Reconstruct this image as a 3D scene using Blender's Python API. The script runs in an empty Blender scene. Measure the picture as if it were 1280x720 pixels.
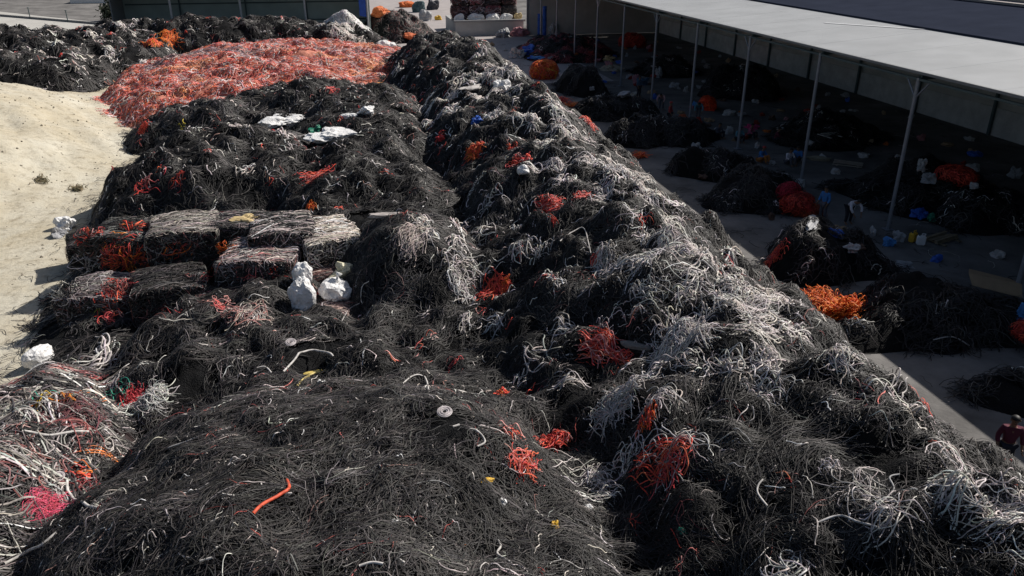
import bpy, math, random
import numpy as np
R = math.radians
rng = np.random.default_rng(11)
random.seed(5)
scene = bpy.context.scene
COL = scene.collection

# ------------------------------------------------------------------ camera
CAMZ = 12.4; PITCH = R(24.3); YAW = R(11.7); FPX = 987.0
cd = bpy.data.cameras.new('camera'); cam = bpy.data.objects.new('camera', cd); COL.objects.link(cam)
cam.location = (0, 0, CAMZ); cam.rotation_euler = (R(90) - PITCH, 0, -YAW)
cd.sensor_width = 36; cd.lens = FPX / 1280 * 36; cd.clip_end = 3000; cd.clip_start = .1
scene.camera = cam

def ray(px, py):
    x = px - 640; y = 360 - py
    up = y * math.cos(PITCH) - FPX * math.sin(PITCH); fw = FPX * math.cos(PITCH) + y * math.sin(PITCH)
    dx = x * math.cos(YAW) + fw * math.sin(YAW); dy = fw * math.cos(YAW) - x * math.sin(YAW)
    n = math.sqrt(dx * dx + dy * dy + up * up)
    return dx / n, dy / n, up / n
def flat(px, py, z=0.0):
    dx, dy, dz = ray(px, py); t = (z - CAMZ) / dz
    return (dx * t, dy * t)

# ------------------------------------------------------------------ object helpers
def tag(o, label=None, cat=None, group=None, kind=None):
    if label: o['label'] = label
    if cat: o['category'] = cat
    if group: o['group'] = group
    if kind: o['kind'] = kind
    return o
def empty(name, loc=(0, 0, 0), rz=0):
    o = bpy.data.objects.new(name, None); o.location = loc; o.rotation_euler.z = rz
    o.empty_display_size = .3; COL.objects.link(o); return o
def npmesh(name, V, Q, mat, parent=None, colors=None, smooth=True, T=None):
    """V (n,3), Q (m,4) quads, T (k,3) triangles"""
    me = bpy.data.meshes.new(name)
    V = np.asarray(V, dtype=np.float32).reshape(-1, 3)
    Q = np.zeros((0, 4), np.int32) if Q is None else np.asarray(Q, dtype=np.int32).reshape(-1, 4)
    T = np.zeros((0, 3), np.int32) if T is None else np.asarray(T, dtype=np.int32).reshape(-1, 3)
    me.vertices.add(len(V)); me.vertices.foreach_set('co', V.ravel())
    nl = Q.size + T.size
    me.loops.add(nl); me.loops.foreach_set('vertex_index', np.concatenate([Q.ravel(), T.ravel()]))
    me.polygons.add(len(Q) + len(T))
    ls = np.concatenate([np.arange(len(Q)) * 4, Q.size + np.arange(len(T)) * 3]).astype(np.int32)
    me.polygons.foreach_set('loop_start', ls)
    me.polygons.foreach_set('use_smooth', np.full(len(ls), smooth))
    if colors is not None:
        a = me.color_attributes.new('Col', 'FLOAT_COLOR', 'POINT')
        c = np.ones((len(V), 4), np.float32); c[:, :3] = colors
        a.data.foreach_set('color', c.ravel())
    me.update(calc_edges=True)
    me.materials.append(mat)
    o = bpy.data.objects.new(name, me); COL.objects.link(o)
    if parent: o.parent = parent
    return o
class MB:
    def __init__(s): s.v = []; s.q = []; s.t = []
    def add(s, v, q=(), t=()):
        b = len(s.v); s.v += [tuple(p) for p in v]
        s.q += [tuple(i + b for i in f) for f in q]; s.t += [tuple(i + b for i in f) for f in t]
    def box(s, x0, y0, z0, x1, y1, z1):
        s.add([(x0,y0,z0),(x1,y0,z0),(x1,y1,z0),(x0,y1,z0),(x0,y0,z1),(x1,y0,z1),(x1,y1,z1),(x0,y1,z1)],
              [(0,3,2,1),(4,5,6,7),(0,1,5,4),(1,2,6,5),(2,3,7,6),(3,0,4,7)])
    def hexa(s, p8): s.add(p8, [(0,3,2,1),(4,5,6,7),(0,1,5,4),(1,2,6,5),(2,3,7,6),(3,0,4,7)])
    def tube(s, a, b, r, n=8, r2=None, caps=True):
        a = np.array(a, float); b = np.array(b, float); r2 = r if r2 is None else r2
        d = b - a; d /= np.linalg.norm(d) + 1e-9
        u = np.cross(d, (0, 0, 1.)) if abs(d[2]) < .9 else np.cross(d, (1., 0, 0)); u /= np.linalg.norm(u); w = np.cross(d, u)
        vs = []
        for c, rr in ((a, r), (b, r2)):
            for k in range(n):
                t = 2 * math.pi * k / n; vs.append(c + rr * (u * math.cos(t) + w * math.sin(t)))
        q = [(k, (k + 1) % n, n + (k + 1) % n, n + k) for k in range(n)]
        t3 = []
        if caps:
            vs += [a, b]; t3 = [(2 * n, (k + 1) % n, k) for k in range(n)] + [(2 * n + 1, n + k, n + (k + 1) % n) for k in range(n)]
        s.add(vs, q, t3)
    def lathe(s, c, prof, n=14):
        vs = []; m = len(prof)
        for (r, z) in prof:
            for k in range(n):
                t = 2 * math.pi * k / n; vs.append((c[0] + r * math.cos(t), c[1] + r * math.sin(t), c[2] + z))
        q = [(i * n + k, i * n + (k + 1) % n, (i + 1) * n + (k + 1) % n, (i + 1) * n + k) for i in range(m - 1) for k in range(n)]
        s.add(vs, q)
    def build(s, name, mat, parent=None, smooth=False):
        return npmesh(name, s.v, s.q or None, mat, parent, smooth=smooth, T=s.t or None)

# ------------------------------------------------------------------ materials
def newmat(name):
    m = bpy.data.materials.new(name); m.use_nodes = True
    nt = m.node_tree; b = nt.nodes['Principled BSDF']; return m, nt, b
def surf(name, col, rough=.8, var=.25, scale=6, bump=0.0, bscale=None, metal=0, spec=.5, tint=None, detail=6):
    """plain procedural surface: colour broken by two noises, optional bump"""
    m, nt, b = newmat(name); N = nt.nodes; L = nt.links
    tc = N.new('ShaderNodeTexCoord'); n1 = N.new('ShaderNodeTexNoise'); n1.inputs['Scale'].default_value = scale
    n1.inputs['Detail'].default_value = detail; n1.inputs['Roughness'].default_value = .65
    L.new(tc.outputs['Object'], n1.inputs['Vector'])
    cr = N.new('ShaderNodeValToRGB'); cr.color_ramp.elements[0].position = .3; cr.color_ramp.elements[1].position = .72
    lo = [c * (1 - var) for c in col]; hi = [min(1, c * (1 + var)) for c in (tint or col)]
    cr.color_ramp.elements[0].color = (*lo, 1); cr.color_ramp.elements[1].color = (*hi, 1)
    L.new(n1.outputs['Fac'], cr.inputs['Fac']); L.new(cr.outputs['Color'], b.inputs['Base Color'])
    b.inputs['Roughness'].default_value = rough; b.inputs['Metallic'].default_value = metal
    b.inputs['Specular IOR Level'].default_value = spec
    if bump:
        n2 = N.new('ShaderNodeTexNoise'); n2.inputs['Scale'].default_value = bscale or scale * 4; n2.inputs['Detail'].default_value = 8
        L.new(tc.outputs['Object'], n2.inputs['Vector'])
        bp = N.new('ShaderNodeBump'); bp.inputs['Strength'].default_value = bump; bp.inputs['Distance'].default_value = .105
        L.new(n2.outputs['Fac'], bp.inputs['Height']); L.new(bp.outputs['Normal'], b.inputs['Normal'])
    return m
def attr_mat(name, rough=.45, spec=.5):
    m, nt, b = newmat(name); N = nt.nodes; L = nt.links
    a = N.new('ShaderNodeVertexColor'); a.layer_name = 'Col'
    tc = N.new('ShaderNodeTexCoord'); n1 = N.new('ShaderNodeTexNoise'); n1.inputs['Scale'].default_value = 9; n1.inputs['Detail'].default_value = 4
    L.new(tc.outputs['Object'], n1.inputs['Vector'])
    mr = N.new('ShaderNodeMapRange'); mr.inputs[1].default_value = .3; mr.inputs[2].default_value = .7; mr.inputs[3].default_value = .6; mr.inputs[4].default_value = 1.35
    L.new(n1.outputs['Fac'], mr.inputs[0])
    mx = N.new('ShaderNodeVectorMath'); mx.operation = 'SCALE'
    L.new(a.outputs['Color'], mx.inputs[0]); L.new(mr.outputs[0], mx.inputs['Scale'])
    L.new(mx.outputs[0], b.inputs['Base Color'])
    b.inputs['Roughness'].default_value = rough; b.inputs['Specular IOR Level'].default_value = spec
    return m
M_CABLE = attr_mat('cable_jacket', .55, .28)
M_MASS = surf('packed_cables', (.012, .012, .013), .8, .4, 3, 1.0, 30, spec=.15)
M_MASS_SALMON = surf('packed_salmon_cables', (.62, .25, .18), .9, .4, 2, .8, 20, spec=.2)
M_MASS_MULTI = surf('packed_mixed_cables', (.05, .035, .035), .9, .4, 3, .8, 20, spec=.2)
M_PLASTIC = surf('white_sack', (.82, .81, .80), .55, .08, 5, .5, 12)
M_STEEL = surf('grey_steel', (.27, .28, .31), .45, .1, 3, metal=.2)
M_DSTEEL = surf('dark_steel', (.07, .105, .11), .6, .15, 3)

# ------------------------------------------------------------------ noise and height raster
GX0, GX1, GY0, GY1, GS = -50.0, 46.0, -4.0, 124.0, .1
gx = np.arange(GX0, GX1, GS); gy = np.arange(GY0, GY1, GS)
XX, YY = np.meshgrid(gx, gy)                   # rows = y
def vnoise(x, y, s, seed):
    r = np.random.default_rng(seed).random((257, 257))
    u = x / s + 1000.37; v = y / s + 1000.61
    iu = np.floor(u).astype(int); iv = np.floor(v).astype(int); fu = u - iu; fv = v - iv
    fu = fu * fu * (3 - 2 * fu); fv = fv * fv * (3 - 2 * fv)
    a = r[iv % 256, iu % 256]; b = r[iv % 256, (iu + 1) % 256]; c = r[(iv + 1) % 256, iu % 256]; d = r[(iv + 1) % 256, (iu + 1) % 256]
    return (a * (1 - fu) + b * fu) * (1 - fv) + (c * (1 - fu) + d * fu) * fv - .5
def fbm(x, y, s, seed, o=3):
    t = 0; a = 1
    for k in range(o): t = t + a * vnoise(x, y, s / 2 ** k, seed + k); a *= .5
    return t
warpx = fbm(XX, YY, 5, 1) * 1.6; warpy = fbm(XX, YY, 5, 9) * 1.6
detail = fbm(XX, YY, 2.2, 21, 4)
def dome(cx, cy, rx, ry, h, p=2.0, q=.8, ang=0, warp=1.0):
    x = XX + warpx * warp - cx; y = YY + warpy * warp - cy
    c, s = math.cos(ang), math.sin(ang); u = (x * c + y * s) / rx; v = (-x * s + y * c) / ry
    d = (np.abs(u) ** p + np.abs(v) ** p) ** (1 / p)
    return np.where(d < 1, h * np.clip(1 - d * d, 0, 1) ** q, (1 - d) * 2)
def lumps(n, rmin, rmax, hfac, seed):
    """field of rounded humps so that the surface breaks into bundles with dark gaps"""
    r = np.random.default_rng(seed); out = np.zeros_like(XX)
    for k in range(n):
        cx = r.uniform(-46, 42); cy = r.uniform(-3, 118); rad = r.uniform(rmin, rmax) * (1 + max(0, cy) / 120)
        e = r.uniform(.55, 1.0); a = r.uniform(0, math.pi); hh = rad * hfac * r.uniform(.5, 1.2)
        i0 = max(0, int((cx - rad - GX0) / GS)); i1 = min(len(gx), int((cx + rad - GX0) / GS) + 1)
        j0 = max(0, int((cy - rad - GY0) / GS)); j1 = min(len(gy), int((cy + rad - GY0) / GS) + 1)
        x = XX[j0:j1, i0:i1] - cx; y = YY[j0:j1, i0:i1] - cy
        u = (x * math.cos(a) + y * math.sin(a)) / rad; v = (-x * math.sin(a) + y * math.cos(a)) / (rad * e)
        b = hh * np.sqrt(np.clip(1 - u * u - v * v, 0, 1))
        out[j0:j1, i0:i1] = np.maximum(out[j0:j1, i0:i1], b)
    return out
LUMP = lumps(9000, .45, 1.05, .5, 77)
LUMP2 = lumps(30000, .16, .5, .75, 78)

H = {}
# the long main ridge
yy = np.clip((YY - 60) / 15.5, 0, 1); endt = np.sqrt(np.clip(1 - yy * yy, 0, 1))
cxA = 9.4 + .35 * np.sin(YY / 6); xa = XX + warpx * .45
uR = (xa - cxA) / (15.1 - cxA); uL = (cxA - xa) / (cxA - 2.2)
hA = np.where(xa > cxA, 1 - np.clip(uR, 0, 5) ** 1.25, 1 - np.clip(uL, 0, 5) ** (1.7 + 1.0 * np.clip((YY - 35) / 25, 0, 1)))
H['A'] = np.where(hA > 0, (3.75 + .55 * np.clip((YY - 35) / 25, 0, 1)) * hA * endt, hA * 3) + np.where(YY > 75.5, -2, 0)
H['B'] = dome(-1.0, 9.5, 6.2, 10.8, 3.55, 2.6, .8, warp=.8)
H['C'] = dome(-8.6, 14.5, 3.3, 8.4, 1.9, 2.4, .75, warp=.7)
H['E'] = dome(-6.3, 40.5, 6.6, 7.0, 2.8, 2.6, .7, warp=.9)
H['E2'] = dome(-7.5, 53.2, 6.8, 4.6, 1.9, 2.4, .8, warp=.8)
H['V'] = np.maximum(dome(1.8, 38, 6.2, 38, 1.25, 4, .3, warp=.5), dome(4.6, 9, 3.0, 13, 1.9, 3, .5, warp=.6))
H['F'] = np.maximum(dome(.9, 44, 5.2, 21, 2.9, 2.8, .7, warp=.8), dome(-2.5, 55, 6, 9, 2.6, 2.2, .8))
H['F2'] = dome(1.8, 26.2, 2.9, 3.7, 3.0, 2.4, .6, warp=.4)
H['F3'] = np.maximum(dome(-7.3, 28.6, 4.4, 6.2, .75, 2.4, .8, warp=.6), dome(-2.3, 22.5, 5.2, 5.0, 1.3, 2.4, .6, warp=.4))      # loose cables under the bales
H['G'] = dome(-5, 72.8, 14.2, 18, 2.7, 2.3, .75, warp=1.3)
H['H'] = np.maximum(np.maximum(dome(-31, 86, 15, 12, 3.0, 2.5, .7, warp=1.5), dome(-14, 95, 20, 5.5, 3.0, 3, .7)), dome(-26, 78, 6.5, 7, 2.2))
H['S'] = dome(-33, 52, 20, 27, 4.6, 2.0, 1.35, warp=.6)         # sand

def pdome(px, py, rx, ry, h, **k):
    x, y = flat(px, py, h * .4); return dome(x, y, rx, ry, h, **k)
SMALL = {  # heaps on the shaded side: pixel of the middle, radii, height, label
 'K1': (728, 105, 2.6, 4.0, 1.4, 'black heap right of the orange net ball in the shade'),
 'K2': (825, 168, 4.0, 2.2, .9, 'long black heap in front of the standing workers'),
 'K3': (938, 238, 3.4, 2.6, 1.1, 'large shaded black heap left of the red nets'),
 'K3b': (892, 205, 2.4, 2.2, .9, 'shaded black heap at the column with pale loops on top'),
 'K4': (1045, 318, 2.6, 2.1, 1.3, 'shaded heap with pale curly ends in front of the bending worker'),
 'K5': (1160, 400, 3.7, 2.2, 1.1, 'wide black heap in the shade under the cardboard sheet'),
 'K6': (1170, 232, 4.0, 3.4, 1.1, 'dark heap deep in the shed behind the front column'),
 'K7': (925, 105, 3.6, 3.0, 1.7, 'tall dark mound against the back wall of the shed'),
 'K8': (1272, 500, 1.3, 1.0, .35, 'small flat dark patch of cable on the concrete at the lower right'),
 'K9': (1245, 262, 2.6, 2.2, 1.1, 'heap with pale combed cables at the far right'),
 'K10': (775, 138, 2.8, 2.6, .8, 'low dark heap with grey ends beyond the ridge foot'),
 'K11': (1030, 165, 4.0, 2.8, .9, 'dark heap deep in the shed behind the seated workers'),
 'K12': (830, 85, 4.0, 3.0, 1.0, 'dark heap in the far middle of the shed'),
 'K13': (700, 62, 5.0, 6.0, 1.2, 'dull red and black heap near the far end of the shed'),
 'L': (496, 37, 4.2, 5.5, 2.6, 'far mixed heap of dark red and black scrap right of the blue banner'),
 'W': (428, 38, 3.4, 2.4, 3.0, 'heap of white fluffy strands in front of the far shed'),
}
for k, v in SMALL.items(): H[k] = pdome(*v[:5], p=2.3, q=1.0, warp=1.3)
H['W'] = dome(.3, 96.3, 3.3, 2.4, 3.3, 2.2, .8, warp=.4)
amp = {'A': .36, 'B': .26, 'C': .3, 'E': .3, 'E2': .3, 'F': .26, 'F2': .1, 'F3': .3, 'G': .26, 'H': .36, 'S': 0}
for k in H:
    m = np.clip(H[k] / .8, 0, 1)
    amp.setdefault(k, .25)
    if k == 'S': H[k] = H[k] + m * (fbm(XX, YY, 7, 55, 5) * .5 - np.abs(fbm(XX + YY * .5, YY * .35, 2.2, 58, 4)) * .55)
    else: H[k] = H[k] + m * (detail * amp[k] * 2.2 + LUMP * (.55 if k in 'AH' else .45 if k in ('B', 'F2') else .5 if k == 'G' else .5) + LUMP2 * (1.0 if k in 'AH' else .7 if k in 'EF' else .4 if k in ('B', 'F2', 'C') else .4 if k == 'G' else .8))
HT = np.maximum.reduce([H[k] for k in H] + [np.zeros_like(XX)])
def blur(a, n):
    for _ in range(n):
        a = (a + np.roll(a, 1, 0) + np.roll(a, -1, 0)) / 3; a = (a + np.roll(a, 1, 1) + np.roll(a, -1, 1)) / 3
    return a
HS = blur(HT, 1)
DYs, DXs = np.gradient(blur(HT, 6), GS)
def samp(a, x, y):
    u = np.clip((x - GX0) / GS, 0, a.shape[1] - 1.01); v = np.clip((y - GY0) / GS, 0, a.shape[0] - 1.01)
    i = u.astype(int); j = v.astype(int); fu = u - i; fv = v - j
    return (a[j, i] * (1 - fu) + a[j, i + 1] * fu) * (1 - fv) + (a[j + 1, i] * (1 - fu) + a[j + 1, i + 1] * fu) * fv
def zat(x, y): return float(samp(HS, np.array([x], float), np.array([y], float))[0])
BOXES = []; HIT = [False]
def at(px, py):
    d = ray(px, py); t = 4.0; HIT[0] = False
    while t < 260:
        x, y, z = d[0] * t, d[1] * t, CAMZ + d[2] * t
        if BOXES and 20 < t < 45:
            for (bx, by, bz, hl_, hw_, h2_, rz_b) in BOXES:
                if bz < z < bz + h2_:
                    ux_, uy_ = x - bx, y - by; cb_, sb_ = math.cos(rz_b), math.sin(rz_b)
                    if abs(ux_ * cb_ + uy_ * sb_) < hl_ and abs(-ux_ * sb_ + uy_ * cb_) < hw_: HIT[0] = True; return (x, y, z)
        inside = GX0 < x < GX1 - .2 and GY0 < y < GY1 - .2
        g = zat(x, y) if inside else 0
        if z <= max(g, 0): return (x, y, max(g, 0))
        t += .05 if t < 60 else .1
    return (d[0] * t, d[1] * t, 0)

# ------------------------------------------------------------------ strands
class Strands:
    def __init__(s): s.V = []; s.Q = []; s.C = []; s.n = 0
    def put(s, P, Nrm, r, col):
        """P (N,S,3) centre lines, Nrm (N,S,3) normals, r (N,), col (N,3)"""
        N, S, _ = P.shape
        Tn = np.gradient(P, axis=1); Tn /= np.linalg.norm(Tn, axis=2, keepdims=True) + 1e-9
        B = np.cross(Tn, Nrm); B /= np.linalg.norm(B, axis=2, keepdims=True) + 1e-9
        W = np.cross(B, Tn)
        rr = (r[:, None] * np.ones((1, S)))[..., None]
        V = np.stack([P - B * rr, P + W * rr, P + B * rr], axis=2)       # (N,S,3,3)
        base = s.n + (np.arange(N)[:, None] * S + np.arange(S - 1)[None, :]) * 3
        q1 = np.stack([base, base + 1, base + 4, base + 3], -1); q2 = np.stack([base + 1, base + 2, base + 5, base + 4], -1)
        s.V.append(V.reshape(-1, 3).astype(np.float32)); s.Q.append(np.concatenate([q1.reshape(-1, 4), q2.reshape(-1, 4)]).astype(np.int32))
        s.C.append(np.repeat(col, S * 3, axis=0).astype(np.float32)); s.n += N * S * 3
    def build(s, name, mat=None, parent=None):
        if not s.V: return None
        return npmesh(name, np.concatenate(s.V), np.concatenate(s.Q), mat or M_CABLE, parent, colors=np.concatenate(s.C))
def walk(x, y, th, ln, curv, wig, lift, arch, S, tail=0, hs=None, zs=None):
    """centre lines that follow the heap surface. all args (N,)"""
    N = len(x); st = (ln / (S - 1))[:, None]
    dth = curv[:, None] * st + wig[:, None] * rng.normal(size=(N, S - 1)) * np.sqrt(st)
    T = th[:, None] + np.cumsum(dth, 1) - dth.sum(1, keepdims=True) / 2
    dx = np.cos(T); dy = np.sin(T)
    px = np.concatenate([np.zeros((N, 1)), np.cumsum(dx * st, 1)], 1); py = np.concatenate([np.zeros((N, 1)), np.cumsum(dy * st, 1)], 1)
    px = px - px.mean(1, keepdims=True); py = py - py.mean(1, keepdims=True)
    gxs = samp(DXs, x, y); gys = samp(DYs, x, y)              # shorten along the slope
    g = np.sqrt(gxs ** 2 + gys ** 2) + 1e-6; k = 1 / np.sqrt(1 + g * g) - 1
    ux, uy = gxs / g, gys / g; dot = px * ux[:, None] + py * uy[:, None]
    px = px + ux[:, None] * dot * k[:, None] + x[:, None]; py = py + uy[:, None] * dot * k[:, None] + y[:, None]
    t = np.linspace(0, 1, S)[None, :]
    z = samp(HS if hs is None else hs, px, py)
    z = (z + np.roll(z, 1, 1) + np.roll(z, -1, 1)) / 3 if S > 12 else z
    if S > 12: z[:, 0] = z[:, 1]; z[:, -1] = z[:, -2]
    ph = rng.uniform(0, 6.28, (N, 1))
    z = z + lift[:, None] + arch[:, None] * (np.sin(np.pi * t) + .35 * np.sin(3 * np.pi * t + ph))
    if np.ndim(tail) or tail: z = z + np.asarray(tail)[..., None] * t ** 3 if np.ndim(tail) else z + tail * t ** 3
    nx = -samp(DXs, px, py); ny = -samp(DYs, px, py)
    Nn = np.stack([nx, ny, np.ones_like(nx)], -1); Nn /= np.linalg.norm(Nn, axis=2, keepdims=True)
    return np.stack([px, py, z], -1), Nn
def jit(base, n, v=.3):
    b = np.array(base, float); 
    if b.ndim == 1: b = b[None, :]
    c = b[rng.integers(0, len(b), n)]
    return np.clip(c * rng.lognormal(0, v, (n, 1)) * rng.normal(1, .04, (n, 3)), .003, .9)
BLACKS = [(.018, .017, .017), (.024, .022, .022), (.034, .031, .030), (.014, .013, .015), (.04, .036, .034), (.06, .055, .053)]
GREYS = [(.16, .155, .15), (.24, .23, .22), (.11, .10, .10)]
PALES = [(.62, .57, .54), (.54, .50, .47), (.70, .66, .63), (.42, .38, .37), (.60, .53, .49)]
REDS = [(.80, .09, .05), (.70, .07, .05), (.82, .15, .07), (.6, .06, .06)]
ORANGES = [(.88, .20, .03), (.85, .15, .02), (.9, .27, .04), (.75, .11, .02)]
PINKS = [(.7, .2, .18), (.62, .1, .1), (.62, .3, .27)]
SALMON = [(.66, .14, .09), (.60, .19, .15), (.68, .14, .06), (.60, .30, .27), (.52, .10, .09), (.66, .50, .47), (.60, .17, .12), (.6, .55, .53), (.25, .15, .18), (.5, .10, .09)]
MULTI = [(.5, .46, .43), (.4, .37, .35), (.56, .52, .48), (.06, .05, .05), (.03, .03, .03), (.25, .08, .07), (.18, .16, .16), (.45, .28, .26), (.30, .27, .26), (.1, .085, .08)]

# places on the ridge where pale cables come to the surface (x, y in metres, radius)
PALE_PX = [(520,230,22,.35),(600,300,24,.5),(660,330,26,.5),(700,400,28,.5),(660,440,24,.5),(720,490,26,.5),(690,360,26,.5),(640,260,26,.5),(880,560,34,.4),(940,610,34,.4),(1030,600,30,.4),(590,100,34,.8),(640,95,30,.7),(560,140,25,.4),(700,150,35,.8),(660,175,30,.6),(690,215,40,.7),(760,215,45,.9),(790,240,35,.8),(735,245,25,.7),
 (625,140,20,.5),(850,305,50,.9),(800,330,40,.7),(760,330,34,.8),(900,350,45,.8),(840,360,45,.9),(880,400,60,.95),(830,420,50,.95),(960,385,48,.95),(920,370,50,.9),
 (880,440,50,.9),(930,470,40,.8),(780,510,42,.8),(770,560,45,.8),(745,600,30,.8),(1010,420,40,.7),(1030,460,34,.6),(590,260,20,.5),(570,330,25,.5),(575,350,34,.7),
 (610,390,30,.7),(1245,650,60,.8),(985,690,30,.5),(1110,530,30,.5),(1150,520,40,.45),(1230,700,50,.8),(1000,490,25,.5),(950,300,30,.5),(880,270,24,.4),(820,270,25,.5),
 (1180,560,30,.35),(1060,470,34,.6),(560,60,18,.4),(605,60,20,.5),(610,120,25,.5),(430,40,20,.9),(120,35,40,.45),(110,95,28,.5),(150,85,20,.5),(60,70,20,.3),(310,190,30,.25),(350,170,25,.3),(520,70,20,.2)]
PALE = []
for (a, b, r_, w) in PALE_PX:
    p = at(a, b); dist = math.sqrt(p[0] ** 2 + p[1] ** 2 + (CAMZ - p[2]) ** 2); PALE.append((p[0], p[1], r_ * dist / FPX * 1.25, w))
def palew(x, y):
    w = 0
    for (a, b, r_, ww) in PALE:
        d2 = ((x - a) ** 2 + ((y - b) * .62) ** 2) / (r_ * r_)
        if d2 < 2.5: w = max(w, ww * math.exp(-d2 * 1.1))
    return w

def fill_heap(key, dens, prof):
    """cover the visible part of heap `key` with bundles of strands; returns dark + pale collections"""
    mask = (H[key] > .05) & (H[key] >= HT - .12)
    js, is_ = np.nonzero(mask); area = len(js) * GS * GS
    dark = Strands(); pale = Strands()
    nclump = int(area * dens)
    pick = rng.integers(0, len(js), nclump)
    for q in pick:
        x = gx[is_[q]] + rng.uniform(0, GS); y = gy[js[q]] + rng.uniform(0, GS)
        dist = math.hypot(x, y)
        # skip what never shows behind the camera
        if y < 3.5 - 0 * x and dist < 6: continue
        far = min(1, max(0, (dist - 12) / 70)); S = 14 if dist < 22 else 10 if dist < 42 else 7
        prof(key, x, y, dist, far, S, dark, pale)
    return dark, pale
def bundle(tgt, x, y, n, spread, th, thv, ln, curv, wig, lift, arch, r, cols, S, cv=.3, tail=0):
    a = rng.normal(0, 1, (n, 2)); a *= (spread / (np.linalg.norm(a, axis=1, keepdims=True) + .35)) * rng.uniform(.2, 1, (n, 1)) * 1.2
    P, Nn = walk(x + a[:, 0], y + a[:, 1], th + rng.normal(0, thv, n), ln * rng.uniform(.55, 1.3, n), curv + rng.normal(0, abs(curv) * .3 + .15, n),
                 np.full(n, wig), lift * rng.uniform(-.2, 1, n), arch * rng.uniform(-.2, 1, n), S, tail=tail * rng.uniform(0, 1, n) if tail else 0)
    tgt.put(P, Nn, r * rng.uniform(.7, 1.3, n), jit(cols, n, cv))
def prof_black(key, x, y, dist, far, S, dark, pale):
    w = palew(x, y) * .6
    r = .0065 + .023 * far
    ln = rng.uniform(.9, 2.0) * (1 + .3 * far); sp = rng.uniform(.25, .6) * (1 + .5 * far)
    th = rng.uniform(0, math.pi) ; c = rng.normal(0, 1.1)
    n = int(rng.integers(36, 66) * (1 - .5 * far))
    if key == 'B':
        th = 2.2 * float(fbm(np.array(x), np.array(y), 1.8, 300, 2)) * 4 + .4 + rng.normal(0, .8); c = rng.normal(0, 1.3); ln *= .95
    if rng.random() < w:
        # pale curly tangle
        bundle(pale, x, y, int(n * rng.uniform(.35, .9)), sp * rng.uniform(.5, 1.1), th, rng.uniform(.3, 1.3), ln * rng.uniform(.35, .8), rng.normal(0, 2.0), 1.3, .13, .2, r * rng.uniform(1.1, 1.9), PALES, S, .2)
        bundle(dark, x, y, int(n * .5), sp, th, .6, ln, c, .8, .05, .08, r, BLACKS, S)
        return
    if key in ('A', 'H', 'V', 'F', 'E'): shade_k = .85
    else: shade_k = 1.35
    thv = rng.choice([.25, .6, 1.3] if key == 'B' else [.16, .35, .9]); shade = rng.lognormal(0, .4)
    bundle(dark, x, y, n, sp, th, thv, ln, c, rng.choice([.4, .9, 1.6]), .09, rng.uniform(.02, .14), r, np.array(BLACKS) * shade * shade_k, S, .3, tail=.12 if rng.random() < .3 else 0)
    k = rng.poisson(1.2 + 2.5 * w + (1.4 if key in 'AHEF' else .3))
    if k: bundle(pale, x, y, k, sp * 1.2, th, 1.0, rng.uniform(.12, .8), rng.normal(0, 1.5), 1.2, .14, .1, r * 1.25, PALES + PALES + GREYS, S, .3)
    if rng.random() < .3: bundle(pale, x, y, rng.integers(1, 4), sp, th, .8, rng.uniform(.3, .9), rng.normal(0, 1.5), 1, .12, .1, r, [(.3, .06, .05), (.4, .12, .1), (.2, .05, .05), (.35, .2, .17)], S)
    if rng.random() < .035 and key in ('A', 'F', 'E', 'E2', 'H', 'F3', 'V'):
        bundle(pale, x, y, 5, .25, th, .7, .5, 1, 1.2, .16, .15, r * 1.2, REDS + PINKS, S)
def prof_mixed(key, x, y, dist, far, S, dark, pale):
    r = .0095 + .02 * far; th = .9 + 2.5 * float(fbm(np.array(x), np.array(y), 2.4, 400, 2)) * 2 + rng.normal(0, .4)
    kind = rng.random(); ln = rng.uniform(1.2, 2.6); n = rng.integers(18, 34)
    if kind < .27: bundle(pale, x, y, n, .4, th, .22, ln, rng.normal(0, 1.0), .5, .12, .12, r * rng.uniform(.9, 1.8), [(.5,.46,.43),(.36,.33,.31),(.2,.18,.17),(.1,.09,.09),(.06,.055,.055)], S, .4)
    elif kind < .62: bundle(dark, x, y, n + 8, .45, th, .3, ln, rng.normal(0, 1), .6, .09, .1, r, BLACKS + GREYS[2:], S)
    elif kind < .80: bundle(pale, x, y, n, .3, th, .25, ln * .8, rng.normal(0, 1.4), .6, .12, .12, r, [(.24, .05, .05), (.4, .2, .19), (.14, .05, .05)], S)
    elif kind < .96: bundle(pale, x, y, n, .4, th, .6, ln * .8, rng.normal(0, 2), 1, .12, .12, r, MULTI, S)
    else: bundle(pale, x, y, 7, .12, th, .15, ln * .7, .4, .3, .16, .1, r * 1.1, [[(.6,.42,.06)], [(.7,.2,.04)], [(.05,.35,.22)], [(.1,.3,.3)]][rng.integers(0, 4)], S, .1)
def prof_salmon(key, x, y, dist, far, S, dark, pale):
    patch = float(fbm(np.array(x), np.array(y), 3.5, 500, 3)); pal = SALMON
    if patch > .32: pal = [(.16, .1, .12), (.3, .2, .22), (.5, .4, .38), (.5, .2, .15)]
    elif patch < -.25: pal = [(.76, .26, .10), (.72, .22, .12), (.7, .32, .22), (.7, .4, .32)]
    bundle(pale, x, y, 24, .8, rng.uniform(0, 3.1), .9, rng.uniform(.5, 1.2), rng.normal(0, 1.5), 1.4, .12, .12, .026, pal, 6, .3)

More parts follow.
